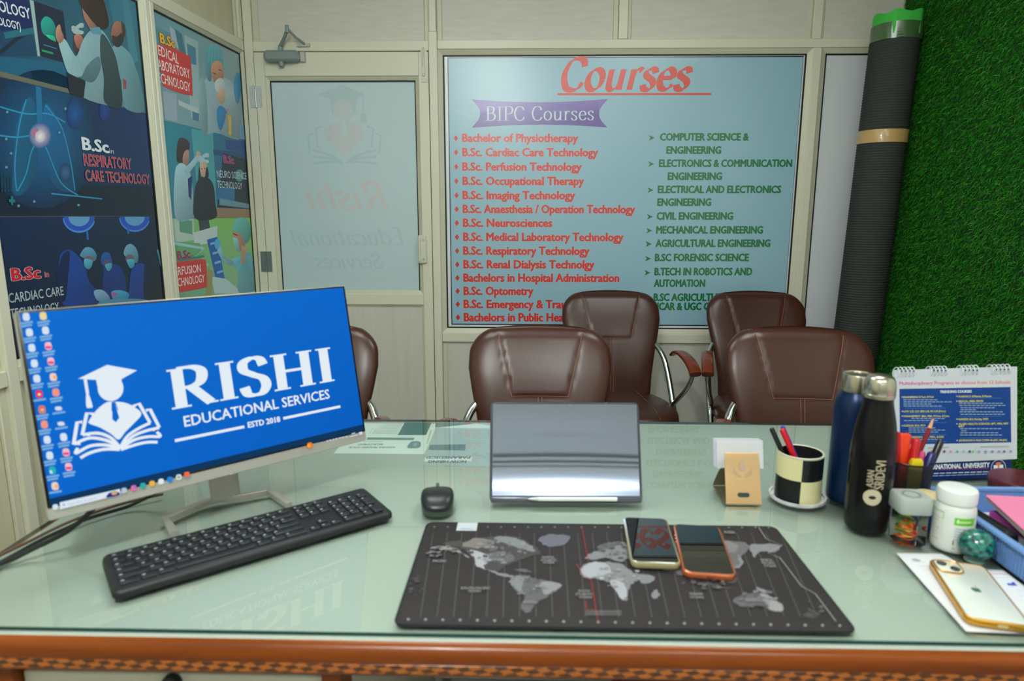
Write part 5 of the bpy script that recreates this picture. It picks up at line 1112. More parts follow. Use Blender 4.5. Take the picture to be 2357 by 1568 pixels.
m = MB(); m.rr(.010, .003, .0014, [(0, 0), (.0006, .0002)], fn=lambda x, y, z: (x, -.0806 - z, .0062 + y)); m.build('charging_port', mat('port', (120, 60, 40), .4), ph)
for k in range(3):
    m = MB(); m.sphere((-.0386, .020 + k * .011, .008), .0016, 10, 8); m.build('button', mat('rose button', (226, 168, 150), .2, metal=.4), ph)

# ------------------------------------------------------------------ visiting card holder and cards
M_REFLTINT = mat('reflection tinted metal', (240, 200, 152), 0.25, metal=0.9); M_BRASS = mat('pale metal', (190, 188, 168), 0.25, metal=0.9)  # front plate's gold tint is a reflection of brown wood painted into the metal
HX, HY = 0.4055, 1.190
chd = empty('card_holder', (HX, HY + .04, TOP), 0, 'small bent metal visiting card holder with an oval slot, beside the checkered cup', 'card holder')
def plate(name, P, w0, w1, mt, th=0.0016):
    """bent strip: P=[(y,z)..] side profile, width from w0 to w1"""
    m = MB(); n = len(P); rings = []
    for i, (y, z) in enumerate(P):
        a_ = P[min(i + 1, n - 1)]; b_ = P[max(i - 1, 0)]; d = np.array([a_[0] - b_[0], a_[1] - b_[1]]); d /= np.linalg.norm(d); nn = np.array([-d[1], d[0]]) * th
        w_ = (w0 + (w1 - w0) * i / (n - 1)) / 2
        rings.append([(HX - w_, HY + y, TOP + z), (HX + w_, HY + y, TOP + z), (HX + w_, HY + y + nn[0], TOP + z + nn[1]), (HX - w_, HY + y + nn[0], TOP + z + nn[1])])
    m.loft(rings); return m.build(name, mt, chd, world=True, smooth=30)
fpz = plate('front_plate', [(0.0, 0.0022), (0.001, 0.006), (0.016, 0.045), (0.032, 0.087), (0.034, 0.0905)], 0.0665, 0.0635, M_REFLTINT)
plate('base_plate', [(0.0905, 0.0005), (0.0015, 0.0005)], 0.066, 0.066, M_BRASS); plate('rear_plate', [(0.092, 0.002), (0.086, 0.012), (0.060, 0.044), (0.046, 0.056)], 0.066, 0.066, M_BRASS)
FPL = Plane((HX, HY - 0.0012, TOP + 0.006), (1, 0, 0), (0, 0.033, 0.086))
m = MB(); m.prism([(x, y) for x, y in ell(0, 0, 1, 1, 4)] and [(.0065 * math.copysign(1, math.cos(t)) + .0042 * math.cos(t), .0135 + .0042 * math.sin(t)) for t in np.linspace(0, 2 * math.pi, 28, endpoint=False)], .0012, .0019, fn=lambda x, y, z: tuple(FPL.at(x + .0, y, z - 0.0006))); m.build('slot', mat('slot dark', (52, 60, 66), 0.2), fpz, world=True)
a = Art(FPL.shift(0.0004), step=0.00001); eg = (190, 160, 136)
a.poly(ell(0, .066, .007, .009, 20), eg, px=False)
for sx in (-1, 1):
    for k in range(3): a.line(spline([(sx * .002, .046 + .0 * k), (sx * .009, .047 + .003 * k), (sx * .018, .054 + .004 * k)], 5), .0014, eg, px=False)
a.poly([(-.012, .036), (.012, .036), (.012, .0375), (-.012, .0375)], eg, px=False)
a.build('engraving', print_mat('engraved print', 0.35), fpz)
for k in range(4):
    m = MB(); y0 = 0.0385 + k * 0.0022
    m.rr(0.089, 0.052, 0.0015, [(0, 0), (0.0009, 0)], fn=lambda x, y, z: (HX + .0055 - k * .0018 + x, HY + y0 + z + (y + .026) * 0.30, TOP + 0.0535 + k * .0006 + (y + .026)))
    m.v = [(x, y + 0.010, z) for x, y, z in m.v]
    tag(m.build('visiting_card', mat('card %d' % (k % 2), (214, 214, 222) if k % 2 == 0 else (188, 192, 214), 0.5)), 'white visiting card in the stack standing in the metal holder', 'card', 'visiting cards in the holder')

# ------------------------------------------------------------------ checkered pen cup on a saucer
CXc, CYc = 0.5165, 1.2215
sa = empty('saucer', (CXc, CYc, TOP), 0, 'small white marble saucer under the checkered pen cup', 'saucer')
m = MB(); m.lathe([(0.0005, 0.0004), (0.047, 0.0004), (0.0515, 0.0045), (0.0515, 0.0095), (0.0485, 0.0095), (0.0475, 0.005), (0.0005, 0.0045)], n=20); m.build('dish', mat('marble white', (220, 220, 222), 0.25, vary=((180, 182, 190), (40, 40, 40), 0.2)), sa, smooth=30)
cup = empty('pen_cup', (CXc, CYc, TOP + 0.0047), 0, 'round pen cup with black and cream checks standing on the saucer', 'pen cup')
M_CREAMC = mat('cream enamel', (222, 214, 166), 0.3); M_BLKC = mat('black enamel', (20, 22, 26), 0.28)
CR, CH = 0.0415, 0.0905; m = MB(); n = 64; off = math.radians(-106)
for r in range(2):
    z0, z1 = r * CH / 2 + .0005, (r + 1) * CH / 2
    for k in range(n):
        t0, t1 = off + 2 * math.pi * k / n, off + 2 * math.pi * (k + 1) / n
        m.mi = ((k * 4 // n) + r + 1) % 2
        m.add([(CR * math.cos(t0), CR * math.sin(t0), z0), (CR * math.cos(t1), CR * math.sin(t1), z0), (CR * math.cos(t1), CR * math.sin(t1), z1), (CR * math.cos(t0), CR * math.sin(t0), z1)], [(0, 1, 2, 3)])
m.build('wall', [M_BLKC, M_CREAMC], cup, smooth=60)
m = MB(); m.lathe([(0.001, 0.0035), (CR - .0035, 0.0035), (CR - .0032, CH - .0005)], caps=False, n=48); m.build('lining', mat('black lining', (12, 12, 14), 0.6), cup)
m = MB(); m.lathe([(CR + .0002, CH - .003), (CR + .0005, CH), (CR - .0015, CH + .0008), (CR - .0036, CH - .0005)], caps=False, n=48); m.build('rim', mat('cream rim', (206, 202, 180), 0.3), cup)
m = MB(); m.lathe([(0.001, 0.0002), (CR - .0004, 0.0002), (CR - .0002, 0.0006)], n=40); m.build('bottom', M_BLKC, cup)
def pen(p0, p1, body, capm, label, r=0.0045, capf=0.42, group=None, tipm=None, cat='pen', name='pen'):
    p0, p1 = np.array(p0, float), np.array(p1, float); d = p1 - p0; L = np.linalg.norm(d); d /= L
    o = empty(name, tuple(p0), 0, label, cat, group)
    m = MB(); m.tube([p0, p0 + d * .012, p0 + d * L * (1 - capf)], [.0012, r * .95, r * .95], 12); m.build('barrel', body, o, world=True)
    m = MB(); m.tube([p0 + d * L * (1 - capf) + d * .0002, p1 - d * .003, p1], [r, r, r * .7], 12); c = m.build('cap', capm, o, world=True)
    s_ = np.cross(d, (0, 1, 0)); s_ /= np.linalg.norm(s_); fr = np.cross(s_, d)
    m = MB(); q = p1 - d * .004 + fr * (r + .0009); m.tube([q, q - d * min(.035, L * capf * .7)], .0011, 6); m.build('clip', capm, c, world=True)
    return o
M_PBLK = mat('pen black', (24, 24, 28), 0.3); M_PRED = mat('pen red', (196, 22, 34), 0.3); M_PBLU = mat('pen blue', (24, 52, 180), 0.3); M_PNAVY = mat('pen navy', (18, 34, 96), 0.3)
zc = TOP + .0095
pen((CXc + .004, CYc - .012, zc), (CXc - .054, CYc + .012, TOP + .137), M_PBLU, M_PBLK, 'black-capped ballpoint pen leaning left in the checkered cup', .0048)
pen((CXc + .022, CYc - .014, zc), (CXc - .037, CYc + .004, TOP + .138), M_PRED, M_PRED, 'red pen leaning left in the checkered cup', .0056)
pen((CXc + .028, CYc - .002, zc), (CXc - .031, CYc + .020, TOP + .138), M_PBLU, M_PBLU, 'blue pen behind the red pen in the checkered cup', .0045)

# ------------------------------------------------------------------ water bottles
M_BCAP = mat('brushed steel cap', (190, 186, 170), 0.25, metal=0.95)
bb = empty('water_bottle', (0.611, 1.223, TOP), 0, 'tall navy blue metal water bottle with a flat steel cap', 'water bottle')
m = MB(); m.lathe([(.001, .0005), (.032, .0005), (.0365, .004), (.0375, .012), (.0375, .165), (.0370, .183), (.0345, .197), (.030, .206), (.0275, .211), (.0262, .214)], n=48); m.build('body', mat('navy metal', (5, 34, 74), 0.30, metal=0.35), bb)
m = MB(); m.lathe([(.0262, .2145), (.0275, .2152), (.0278, .217), (.0278, .244), (.0265, .2468), (.024, .2472), (.0235, .2455), (.001, .2455)], n=48); m.build('cap', M_BCAP, bb, smooth=30)
BKX, BKY = 0.590, 1.107
kb_ = empty('water_bottle', (BKX, BKY, TOP), 0, 'black curved metal water bottle lettered ASIAN SRIDEVI, in front of the blue bottle', 'water bottle')
BP = [(.001, .0005), (.030, .0005), (.0335, .003), (.0352, .010), (.0356, .030), (.0356, .125), (.0350, .150), (.0330, .172), (.0300, .192), (.0268, .208), (.0240, .220), (.0226, .228), (.0224, .233)]
m = MB(); m.lathe(BP, n=56); m.build('body', mat('black metal', (13, 13, 15), 0.24, metal=0.3), kb_)
m = MB(); m.lathe([(.0224, .2332), (.0240, .2345), (.0244, .237), (.0246, .2405), (.0240, .2412), (.0246, .242), (.0244, .254), (.0232, .2625), (.0200, .2690), (.0130, .2722), (.001, .2728)], n=48); m.build('cap', M_BCAP, kb_, smooth=40)
# lettering wrapped round the body, reading upwards
cp_ = Plane((BKX, BKY - .0358, TOP), (1, 0, 0), (0, 0, 1)); lv, lf, lc = [], [], []
def split(P, F, times=2):
    P = [tuple(p) for p in P]; T_ = []
    for f in F: T_ += [(f[0], f[i], f[i + 1]) for i in range(1, len(f) - 1)]
    for _ in range(times):
        N_ = []
        for (i, j, k) in T_:
            q_ = []
            for (u_, v_) in ((i, j), (j, k), (k, i)): P.append(((P[u_][0] + P[v_][0]) / 2, (P[u_][1] + P[v_][1]) / 2)); q_.append(len(P) - 1)
            N_ += [(i, q_[0], q_[2]), (q_[0], j, q_[1]), (q_[2], q_[1], k), tuple(q_)]
        T_ = N_
    return P, T_
def wrap(P, F, col, k):
    P, F = split(P, F); b = len(lv)
    for x, z in P:
        r = .0359 + k * .00006; z_ = z
        for (r0, z0), (r1, z1) in zip(BP[4:], BP[5:]):
            if z0 <= z_ <= z1: r = r0 + (r1 - r0) * (z_ - z0) / (z1 - z0) + .0003 + k * .00006
        t = x / .0356; lv.append((r * math.sin(t), -r * math.cos(t), z_))
    for f in F: lf.append([b + i for i in f])
    lc.extend([lin(col)] * len(P))
def vtext(t, u0, u1, v0, v1, col):
    V_, F_ = raw_text(t, .022); xs = [p[0] for p in V_]; a0, a1 = min(xs), max(xs)
    c0, c1 = cp_.px(u0, v0), cp_.px(u1, v0); zt = cp_.px(u0, v1)[1]
    P = [(c1[0] + (c0[0] - c1[0]) * (y / .69), c0[1] + (zt - c0[1]) * (x - a0) / (a1 - a0)) for x, y in V_]; wrap(P, F_, col, 1)
vtext('SRIDEVI', 2012, 2033, 1127, 1061, (190, 176, 150)); vtext('ASIAN', 1996, 2010, 1124, 1085, (190, 176, 150))
cc_ = cp_.px(2009, 1147); wrap(ell(cc_[0], cc_[1], .0142, .0142, 32), [list(range(32))], (196, 186, 160), 0); wrap(ell(cc_[0], cc_[1], .0056, .0032, 20, .1), [list(range(20))], (22, 24, 28), 2)
me = bpy.data.meshes.new('lettering'); me.from_pydata(lv, [], lf); at_ = me.attributes.new('ink', 'FLOAT_COLOR', 'POINT'); at_.data.foreach_set('color', np.array(lc, dtype=np.float32).ravel()); me.shade_flat(); me.materials.append(print_mat('bottle print', 0.35)); lo = bpy.data.objects.new('lettering', me); COL.objects.link(lo); lo.parent = kb_

# ------------------------------------------------------------------ wire mesh pen holder
MX, MY = 0.702, 1.188; MHh = 0.094
hl = empty('pen_holder', (MX, MY, TOP), 0, 'black wire mesh pen holder full of pens behind the black bottle', 'pen holder')
def meshmat():
    m = bpy.data.materials.new('wire mesh'); m.use_nodes = True; nt = m.node_tree; b = nt.nodes['Principled BSDF']; b.inputs['Base Color'].default_value = lin((26, 26, 28)); b.inputs['Roughness'].default_value = 0.4
    tc = nt.nodes.new('ShaderNodeTexCoord'); sx = nt.nodes.new('ShaderNodeSeparateXYZ'); nt.links.new(tc.outputs['UV'], sx.inputs[0]); outs = []
    for i, sc_ in ((0, 90), (1, 38)):
        mu = nt.nodes.new('ShaderNodeMath'); mu.operation = 'MULTIPLY'; mu.inputs[1].default_value = sc_; fr = nt.nodes.new('ShaderNodeMath'); fr.operation = 'FRACT'; gt = nt.nodes.new('ShaderNodeMath'); gt.operation = 'GREATER_THAN'; gt.inputs[1].default_value = 0.55
        nt.links.new(sx.outputs[i], mu.inputs[0]); nt.links.new(mu.outputs[0], fr.inputs[0]); nt.links.new(fr.outputs[0], gt.inputs[0]); outs.append(gt)
    mn = nt.nodes.new('ShaderNodeMath'); mn.operation = 'MULTIPLY'; nt.links.new(outs[0].outputs[0], mn.inputs[0]); nt.links.new(outs[1].outputs[0], mn.inputs[1])
    tr = nt.nodes.new('ShaderNodeBsdfTransparent'); mx = nt.nodes.new('ShaderNodeMixShader'); nt.links.new(mn.outputs[0], mx.inputs[0]); nt.links.new(b.outputs[0], mx.inputs[1]); nt.links.new(tr.outputs[0], mx.inputs[2]); nt.links.new(mx.outputs[0], nt.nodes['Material Output'].inputs[0]); return m
m = MB(); n = 48; m.add([(.0365 * math.cos(2 * math.pi * k / n), .0365 * math.sin(2 * math.pi * k / n), z) for z in (.002, MHh) for k in range(n)], [(k, (k + 1) % n, n + (k + 1) % n, n + k) for k in range(n)])
wo = m.build('mesh_wall', meshmat(), hl); uv = wo.data.uv_layers.new(name='UVMap')
for p_ in wo.data.polygons:
    k = p_.index
    for li_, (uu, vv) in zip(p_.loop_indices, ((k / n, 0), ((k + 1) / n, 0), ((k + 1) / n, 1), (k / n, 1))): uv.data[li_].uv = (uu, vv)
m = MB(); m.tube([(.0368 * math.cos(t), .0368 * math.sin(t), MHh) for t in np.linspace(0, 2 * math.pi, 40, endpoint=False)], .0017, 8, closed=True); m.build('rim', M_BLKC, hl)
m = MB(); m.lathe([(.001, .0004), (.0372, .0004), (.0372, .003), (.001, .003)], n=40); m.build('bottom', M_BLKC, hl)
zb = TOP + .006
M_ORG = mat('highlighter orange', (240, 72, 30), 0.35); M_YEL = mat('highlighter yellow', (226, 206, 20), 0.35); M_PINK = mat('pink plastic', (226, 80, 140), 0.35); M_GRYP = mat('grey plastic', (140, 140, 146), 0.35)
def hp(dx, dy, z=0): return (MX + dx, MY + dy, z if z else zb)
pen(hp(-.020, -.010), hp(-.034, -.012, TOP + .150), M_PRED, M_PRED, 'red pen at the left edge of the mesh holder', .0042, .3)
pen(hp(-.016, .002), hp(-.031, .010, TOP + .152), M_PNAVY, M_PNAVY, 'navy pen behind the left red pen in the mesh holder', .0042, .3)
o = empty('highlighter', hp(-.008, .006), 0, 'flat bright orange highlighter in the mesh holder', 'highlighter'); m = MB(); m.rr(.024, .011, .003, [(0, .002), (.003, 0), (.134, 0), (.137, .002)], fn=lambda x, y, z: (MX - .010 + x * (.75 + z * 2.2) - z * .050, MY + .008 + y - z * .05, zb + z)); m.build('barrel', M_ORG, o, world=True)
pen(hp(-.012, -.014), hp(.004, -.006, TOP + .136), M_PRED, M_PRED, 'thick red marker leaning right in the mesh holder', .0075, .45, cat='marker', name='marker')
pen(hp(-.002, .012), hp(.000, .024, TOP + .140), M_PNAVY, M_PNAVY, 'blue pen behind the thick red marker in the mesh holder', .0042, .3)
o = empty('highlighter', hp(.0, -.012), 0, 'short fat yellow highlighter at the front of the mesh holder', 'highlighter'); m = MB(); m.rr(.022, .015, .005, [(0, .002), (.003, 0), (.090, 0), (.096, .003)], fn=lambda x, y, z: (MX - .002 + x + z * .03, MY - .016 + y - z * .02, zb + z)); m.build('barrel', M_YEL, o, world=True)
pen(hp(.006, .0), hp(.010, .010, TOP + .126), M_GRYP, M_WPLASTIC, 'white and grey pen in the middle of the mesh holder', .0045, .4)
o = empty('pencil', hp(-.014, -.004), 0, 'sharpened dark red pencil pointing up from the mesh holder', 'pencil')
p0, p1 = np.array(hp(-.016, -.006)), np.array(hp(.041, .012, TOP + .172)); dd = (p1 - p0) / np.linalg.norm(p1 - p0); Lp = np.linalg.norm(p1 - p0)
m = MB(); m.tube([p0, p0 + dd * (Lp - .022)], .0036, 6); m.build('shaft', mat('pencil lacquer', (132, 14, 22), 0.3), o, world=True, smooth=0)
m = MB(); m.tube([p0 + dd * (Lp - .0219), p0 + dd * (Lp - .004)], [.0036, .0010], 10); m.build('wood_tip', mat('pencil wood', (224, 170, 120), 0.6), o, world=True); m = MB(); m.tube([p0 + dd * (Lp - .004), p1], [.0010, .0002], 8); m.build('lead', mat('graphite', (70, 70, 74), .4), o, world=True)
pen(hp(.006, -.004), hp(.020, -.002, TOP + .110), M_PINK, M_PINK, 'pink pen low in the mesh holder', .0050, .3)
pen(hp(.0, -.020), hp(.031, -.012, TOP + .112), M_PNAVY, M_PNAVY, 'dark blue marker leaning right at the front of the mesh holder', .0075, .45, cat='marker', name='marker')
pen(hp(.010, -.008), hp(.055, .006, TOP + .130), M_PBLK, M_PBLK, 'black marker leaning out of the right side of the mesh holder', .0062, .45, cat='marker', name='marker')
pen(hp(.012, .010), hp(.0355, .0, TOP + .100), M_PRED, M_PRED, 'short red pen under the black marker in the mesh holder', .0045, .3)

# ------------------------------------------------------------------ desk calendar
b0, b1 = np.array([0.752, 1.309, TOP]), np.array([1.008, 1.3475, TOP]); cex = (b1 - b0) / np.linalg.norm(b1 - b0); cn = np.array([-cex[1], cex[0], 0])
CT = 0.16; CW = np.linalg.norm(b1 - b0); CP = Plane((b0 + b1) / 2 + np.array([0, 0, .0005]), cex, np.array([0, 0, math.cos(CT)]) + cn * math.sin(CT))
cal = empty('desk_calendar', tuple((b0 + b1) / 2 + cn * .06), 0, 'spiral-bound desk calendar listing university programs, in front of the grass wall', 'calendar')
tl_c, br_c = CP.px(2052, 852), CP.px(2342, 1056); tr_c = CP.px(2339, 844)
pw0, pw1 = tl_c[0] + .004, tr_c[0]; pz1 = (tl_c[1] + tr_c[1]) / 2; pz0 = br_c[1]
a = Art(CP, step=0.00002); NAV = (4, 38, 104)
a.sheet(-CW / 2, 0, CW / 2, pz1 - .006, .0016, NAV)
def c1(x, y): return (1850 + x / 4.6114, 820 + y / 4.6114)
a.text('INTERNATIONAL UNIVERSITY', CP.px(*c1(1262, 1206)), CP.px(*c1(1972, 1178)), .0095, (226, 232, 238), bold=.05, px=False)
a.line([c1(1420, 1210), c1(1960, 1192)], .0008, (190, 60, 80)); 
for k in range(9):
    a.line([c1(1380 + 65 * k, 1246 - 2.2 * k), c1(1380 + 65 * k + 54, 1244 - 2.2 * k)], .0019, (206, 214, 226)); a.line([c1(1370 + 65 * k, 1272 - 2.4 * k), c1(1370 + 65 * k + 56, 1270 - 2.4 * k)], .0014, (176, 188, 210))
ex_, ey_ = CP.px(*c1(2065, 1185)); a.poly(ell(ex_, ey_, .0172, .0172, 32), (206, 214, 222), px=False); a.poly(ell(ex_, ey_, .0160, .0160, 32), NAV, px=False)
a.poly([(ex_ - .011, ey_ - .003), (ex_ + .011, ey_ - .003), (ex_ + .011, ey_ + .006), (ex_ - .011, ey_ + .006)], (230, 234, 238), px=False); a.poly([(ex_ - .0045, ey_ - .010), (ex_ + .0045, ey_ - .010), (ex_ + .0045, ey_ + .006), (ex_ - .0045, ey_ + .006)], (230, 234, 238), px=False); a.blob([(ex_ - .007, ey_ + .009), (ex_, ey_ + .012), (ex_ + .007, ey_ + .009), (ex_ + .002, ey_ + .004), (ex_ + .001, ey_ - .008), (ex_ - .001, ey_ - .008), (ex_ - .002, ey_ + .004)], (222, 120, 70), px=False)
a.poly([(ex_ - .018, ey_ - .0235), (ex_ + .018, ey_ - .0215), (ex_ + .018, ey_ - .0165), (ex_ - .018, ey_ - .0185)], NAV, px=False)
a.text('NHMS', (ex_ - .016, ey_ - .0235), (ex_ + .016, ey_ - .0215), .0085, (220, 226, 232), px=False, font=None, bold=.03)
M_CAL = print_mat('calendar print', 0.45, 0.25); a.build('stand_card', M_CAL, cal)
m = MB(); bk_ = CP.at(0, pz1 - .008, -.002); m.add([tuple(CP.at(x, y, h)) for y, h in ((pz1 - .008, -.0022),) for x in (-CW / 2, CW / 2)] + [tuple((b0 if s < 0 else b1) + cn * .105 + np.array([0, 0, .0006])) for s in (-1, 1)], [(0, 1, 3, 2)]); m.build('rear_card', mat('navy card', NAV, 0.45), cal, world=True, smooth=0)
a = Art(CP.shift(.0024), step=0.00002)
a.sheet(pw0, pz0, pw1, pz1, .0020, (206, 212, 222))
qx = lambda x, y: CP.shift(.0024).px(*c1(x, y))
a.text('Multidisciplinary Programs to choose from 12 Schools', c1(1015, 306), c1(2192, 292), 7.5, (206, 70, 150), bold=.02, cols=((206, 60, 160), (226, 120, 80)))
a.poly([c1(*p) for p in ((1015, 348), (2195, 327), (2203, 916), (1022, 940))], (4, 62, 140))
YW, LW_ = (226, 214, 90), (150, 180, 216)
a.text('TRENDING COURSES', c1(1446, 392), c1(1780, 386), 5.6, (226, 232, 240), bold=.05)
for t, x0, x1, y in (('ENGINEERING: B.Tech, M.Tech', 1058, 1378, 438), ('LAW: LLB, LLM, BBA LLB, BA LLB (Hons.)', 1058, 1505, 588), ('MANAGEMENT: BBA, MBA, M.Com, B.Com,', 1060, 1545, 640), ('SCIENCES: BCA, MCA', 1060, 1293, 740), ('DESIGN: BFA, MFA, B.DES', 1150, 1486, 862), ('PHARMACY: B.Pharma, D.Pharma', 1642, 1992, 430), ('MEDICAL: MBBS, MD/MS', 1642, 1905, 482), ('NURSING: B.Sc Nursing, GNM', 1642, 1955, 672), ('ALLIED HEALTH SCIENCES: BPT, MPH, MPT', 1645, 2172, 722), ('BMLT', 1645, 1704, 748), ('JOURNALISM & MASS COMM: BA-JMC, MA-JMC', 1648, 2158, 896)):
    a.text(t, c1(x0, y + 8), c1(x1, y + 4), 4.2, YW, bold=.03)
for x0, x1, y in ((1058, 1425, 464), (1058, 1576, 486), (1058, 1360, 508), (1058, 1470, 530), (1140, 1500, 662), (1060, 1425, 684), (1110, 1400, 762), (1110, 1500, 784), (1110, 1430, 806), (1230, 1460, 884), (1642, 2115, 500), (1645, 2142, 522), (1655, 2025, 546), (1655, 1825, 568), (1645, 2110, 590), (1655, 2130, 616), (1648, 2090, 768), (1660, 1720, 790), (1648, 2060, 812), (1648, 2098, 836)):
    n_ = int((x1 - x0) / 46)
    for k in range(n_ + 1):
        xa = x0 + (x1 - x0) * k / (n_ + 1); a.line([c1(xa, y), c1(xa + (x1 - x0) / (n_ + 1) * .82, y - 1)], .0016, LW_)
for x0, x1, y in ((1060, 1500, 552), (1060, 1500, 606), (1065, 1500, 706), (1220, 1500, 832), (1220, 1500, 906), (1640, 2085, 446), (1640, 2085, 640), (1645, 2085, 688), (1645, 2085, 866)): a.line([c1(x0, y), c1(x1, y - 3)], .0005, (80, 150, 210))
for x, y in ((1036, 432), (1036, 584), (1036, 634), (1036, 736), (1614, 424), (1614, 476), (1614, 666), (1614, 716), (1616, 892)): a.poly([c1(x - 8, y - 7), c1(x + 8, y), c1(x - 8, y + 7)], (220, 228, 236))
for x, c in ((1345, (210, 120, 120)), (1478, (80, 80, 84)), (1545, (220, 160, 160)), (1615, (60, 170, 190)), (1680, (150, 190, 180)), (1745, (30, 90, 130)), (1778, (110, 190, 120)), (1845, (150, 160, 200)), (1915, (140, 150, 190)), (1985, (120, 130, 180)), (2055, (150, 150, 180)), (2112, (110, 90, 160)), (2180, (150, 140, 170))): a.poly(ell(*c1(x, 1008), 3, 2.6, 12), c)
a.line([c1(1300, 972), c1(1525, 966)], .0010, (110, 116, 130)); a.line([c1(1855, 960), c1(2165, 954)], .0010, (110, 116, 130)); a.line([c1(1806, 950), c1(1808, 1030)], .0004, (150, 150, 160))
for g_ in ((1025, 1155, 156), (1365, 1490, 150), (1700, 1823, 148), (2030, 2153, 140)):
    for k in range(4): a.poly(ell(*c1(g_[0] + (g_[1] - g_[0]) * k / 3, g_[2]), 2.2, 2.0, 10), (50, 64, 90))
a.build('page', M_CAL, cal)
M_RING = mat('white wire', (206, 212, 216), 0.35)
for (xa, xb, yb) in ((975, 1150, 128), (1320, 1490, 120), (1648, 1823, 114), (1970, 2160, 106)):
    for k in range(5):
        lx_ = CP.px(*c1(xa + 15 + (xb - xa - 10) * k / 4, yb))[0]; m = MB()
        m.tube([tuple(CP.at(lx_ + .0015 * math.sin(t), pz1 - .006 + .0115 * math.sin(t) * .95, -.003 + .0095 * math.cos(t))) for t in np.linspace(-0.9, math.pi + .9, 18)], .0011, 6); m.build('spiral_ring', M_RING, cal, world=True)

# ------------------------------------------------------------------ small jar of rubber bands
JX, JY, JA = 0.633, 1.0565, math.radians(2)
ja = empty('jar', (JX, JY, TOP), math.radians(-3), 'small square clear jar with grey lid holding coloured rubber bands', 'jar')
def clearmat():
    m = bpy.data.materials.new('clear plastic'); m.use_nodes = True; nt = m.node_tree; nt.nodes.remove(nt.nodes['Principled BSDF']); tr = nt.nodes.new('ShaderNodeBsdfTransparent'); tr.inputs[0].default_value = (.96, .93, .91, 1); gl = nt.nodes.new('ShaderNodeBsdfGlossy'); gl.inputs['Roughness'].default_value = .05; fr = nt.nodes.new('ShaderNodeFresnel'); fr.inputs['IOR'].default_value = 1.2; mx = nt.nodes.new('ShaderNodeMixShader')
    nt.links.new(fr.outputs[0], mx.inputs[0]); nt.links.new(tr.outputs[0], mx.inputs[1]); nt.links.new(gl.outputs[0], mx.inputs[2]); nt.links.new(mx.outputs[0], nt.nodes['Material Output'].inputs[0]); return m
M_CLR = clearmat()
m = MB(); m.rr(.046, .046, .010, [(.0004, .003), (.003, 0), (.056, 0)]); m.build('body', M_CLR, ja)
m = MB(); m.rr(.052, .050, .009, [(.0562, .001), (.058, 0), (.079, 0), (.0825, .002)]); ld = m.build('lid', mat('grey green lid', (166, 176, 172), 0.4), ja)
m = MB(); m.lathe([(.0145, .0827), (.0150, .0832), (.0120, .0836), (.0115, .0829)], n=32, caps=False); m.build('lid_ring', mat('lid ring', (136, 146, 144), 0.4), ld)
jr2 = random.Random(5); BCOL = [(236, 84, 40), (240, 120, 30), (226, 190, 40), (90, 180, 60), (230, 60, 70)]
for k in range(14):
    m = MB(); cx, cy, cz = jr2.uniform(-.008, .008), jr2.uniform(-.008, .008), .008 + .0022 * k; rx, ry = jr2.uniform(.008, .012), jr2.uniform(.005, .010); ph_ = jr2.uniform(0, 3); tl = jr2.uniform(-.5, .5)
    m.tube([(JX + cx + rx * math.cos(t) * math.cos(ph_) - ry * math.sin(t) * math.sin(ph_), JY + cy + rx * math.cos(t) * math.sin(ph_) + ry * math.sin(t) * math.cos(ph_), TOP + cz + .006 * math.sin(t + ph_) * tl + .001 * math.cos(2 * t)) for t in np.linspace(0, 2 * math.pi, 22, endpoint=False)], .0012, 6, closed=True)
    cn_ = ['orange-red', 'orange', 'yellow', 'green', 'red'][k % 5]
    tag(m.build('rubber_band', mat('band %d' % (k % 5), BCOL[k % 5], 0.5)), cn_ + ' rubber band coiled inside the small square jar', 'rubber band', 'rubber bands in the jar')

# ------------------------------------------------------------------ blue tin, supplement bottle, paperweight
tin = empty('tin', (0.6895, 1.103, TOP), 0, 'small blue tin with a cream lid between the jar and the white bottle', 'tin')
m = MB(); m.lathe([(.001, .0005), (.0205, .0005), (.022, .002), (.022, .050)], n=40); m.build('body', mat('tin blue', (20, 92, 158), 0.3), tin)
m = MB(); m.lathe([(.0225, .0502), (.0228, .051), (.0228, .063), (.0215, .064), (.001, .064)], n=40); m.build('lid', mat('tin cream', (214, 198, 150), 0.35), tin)
SX, SY = 0.695, 1.039
sb = empty('supplement_bottle', (SX, SY, TOP), 0, 'white plastic supplement bottle with green label, beside the blue tray', 'bottle')
M_WB = mat('white gloss plastic', (222, 226, 224), 0.3)
m = MB(); m.lathe([(.001, .0005), (.027, .0005), (.0295, .003), (.030, .007), (.030, .066), (.0290, .073), (.0265, .078), (.0250, .080)], n=48); m.build('body', M_WB, sb)
m = MB(); m.lathe([(.0270, .0802), (.0285, .081), (.0288, .083), (.0288, .099), (.0275, .1022), (.025, .1032), (.001, .1028)], n=60); m.build('cap', mat('white cap', (226, 230, 230), 0.35), sb, smooth=40)
lv, lf, lc = [], [], []
def lab(t0, t1, z0, z1, col, k=1, n=10):
    b = len(lv); r = .03008 + k * .00004
    for i in range(n + 1):
        t = math.radians(t0 - 34 + (t1 - t0) * i / n); lv.append((r * math.sin(t), -r * math.cos(t), z0)); lv.append((r * math.sin(t), -r * math.cos(t), z1))
    for i in range(n): lf.append([b + 2 * i, b + 2 * i + 2, b + 2 * i + 3, b + 2 * i + 1])
    lc.extend([lin(col)] * (2 * n + 2))
lab(2, 62, .050, .0625, (104, 196, 30)); lab(8, 50, .0545, .0575, (200, 226, 180), 2); lab(10, 14, .0535, .060, (226, 240, 214), 3, 3); lab(-88, -28, .0655, .067, (120, 200, 60)); lab(-29, -27, .054, .067, (120, 200, 60), 1, 2)
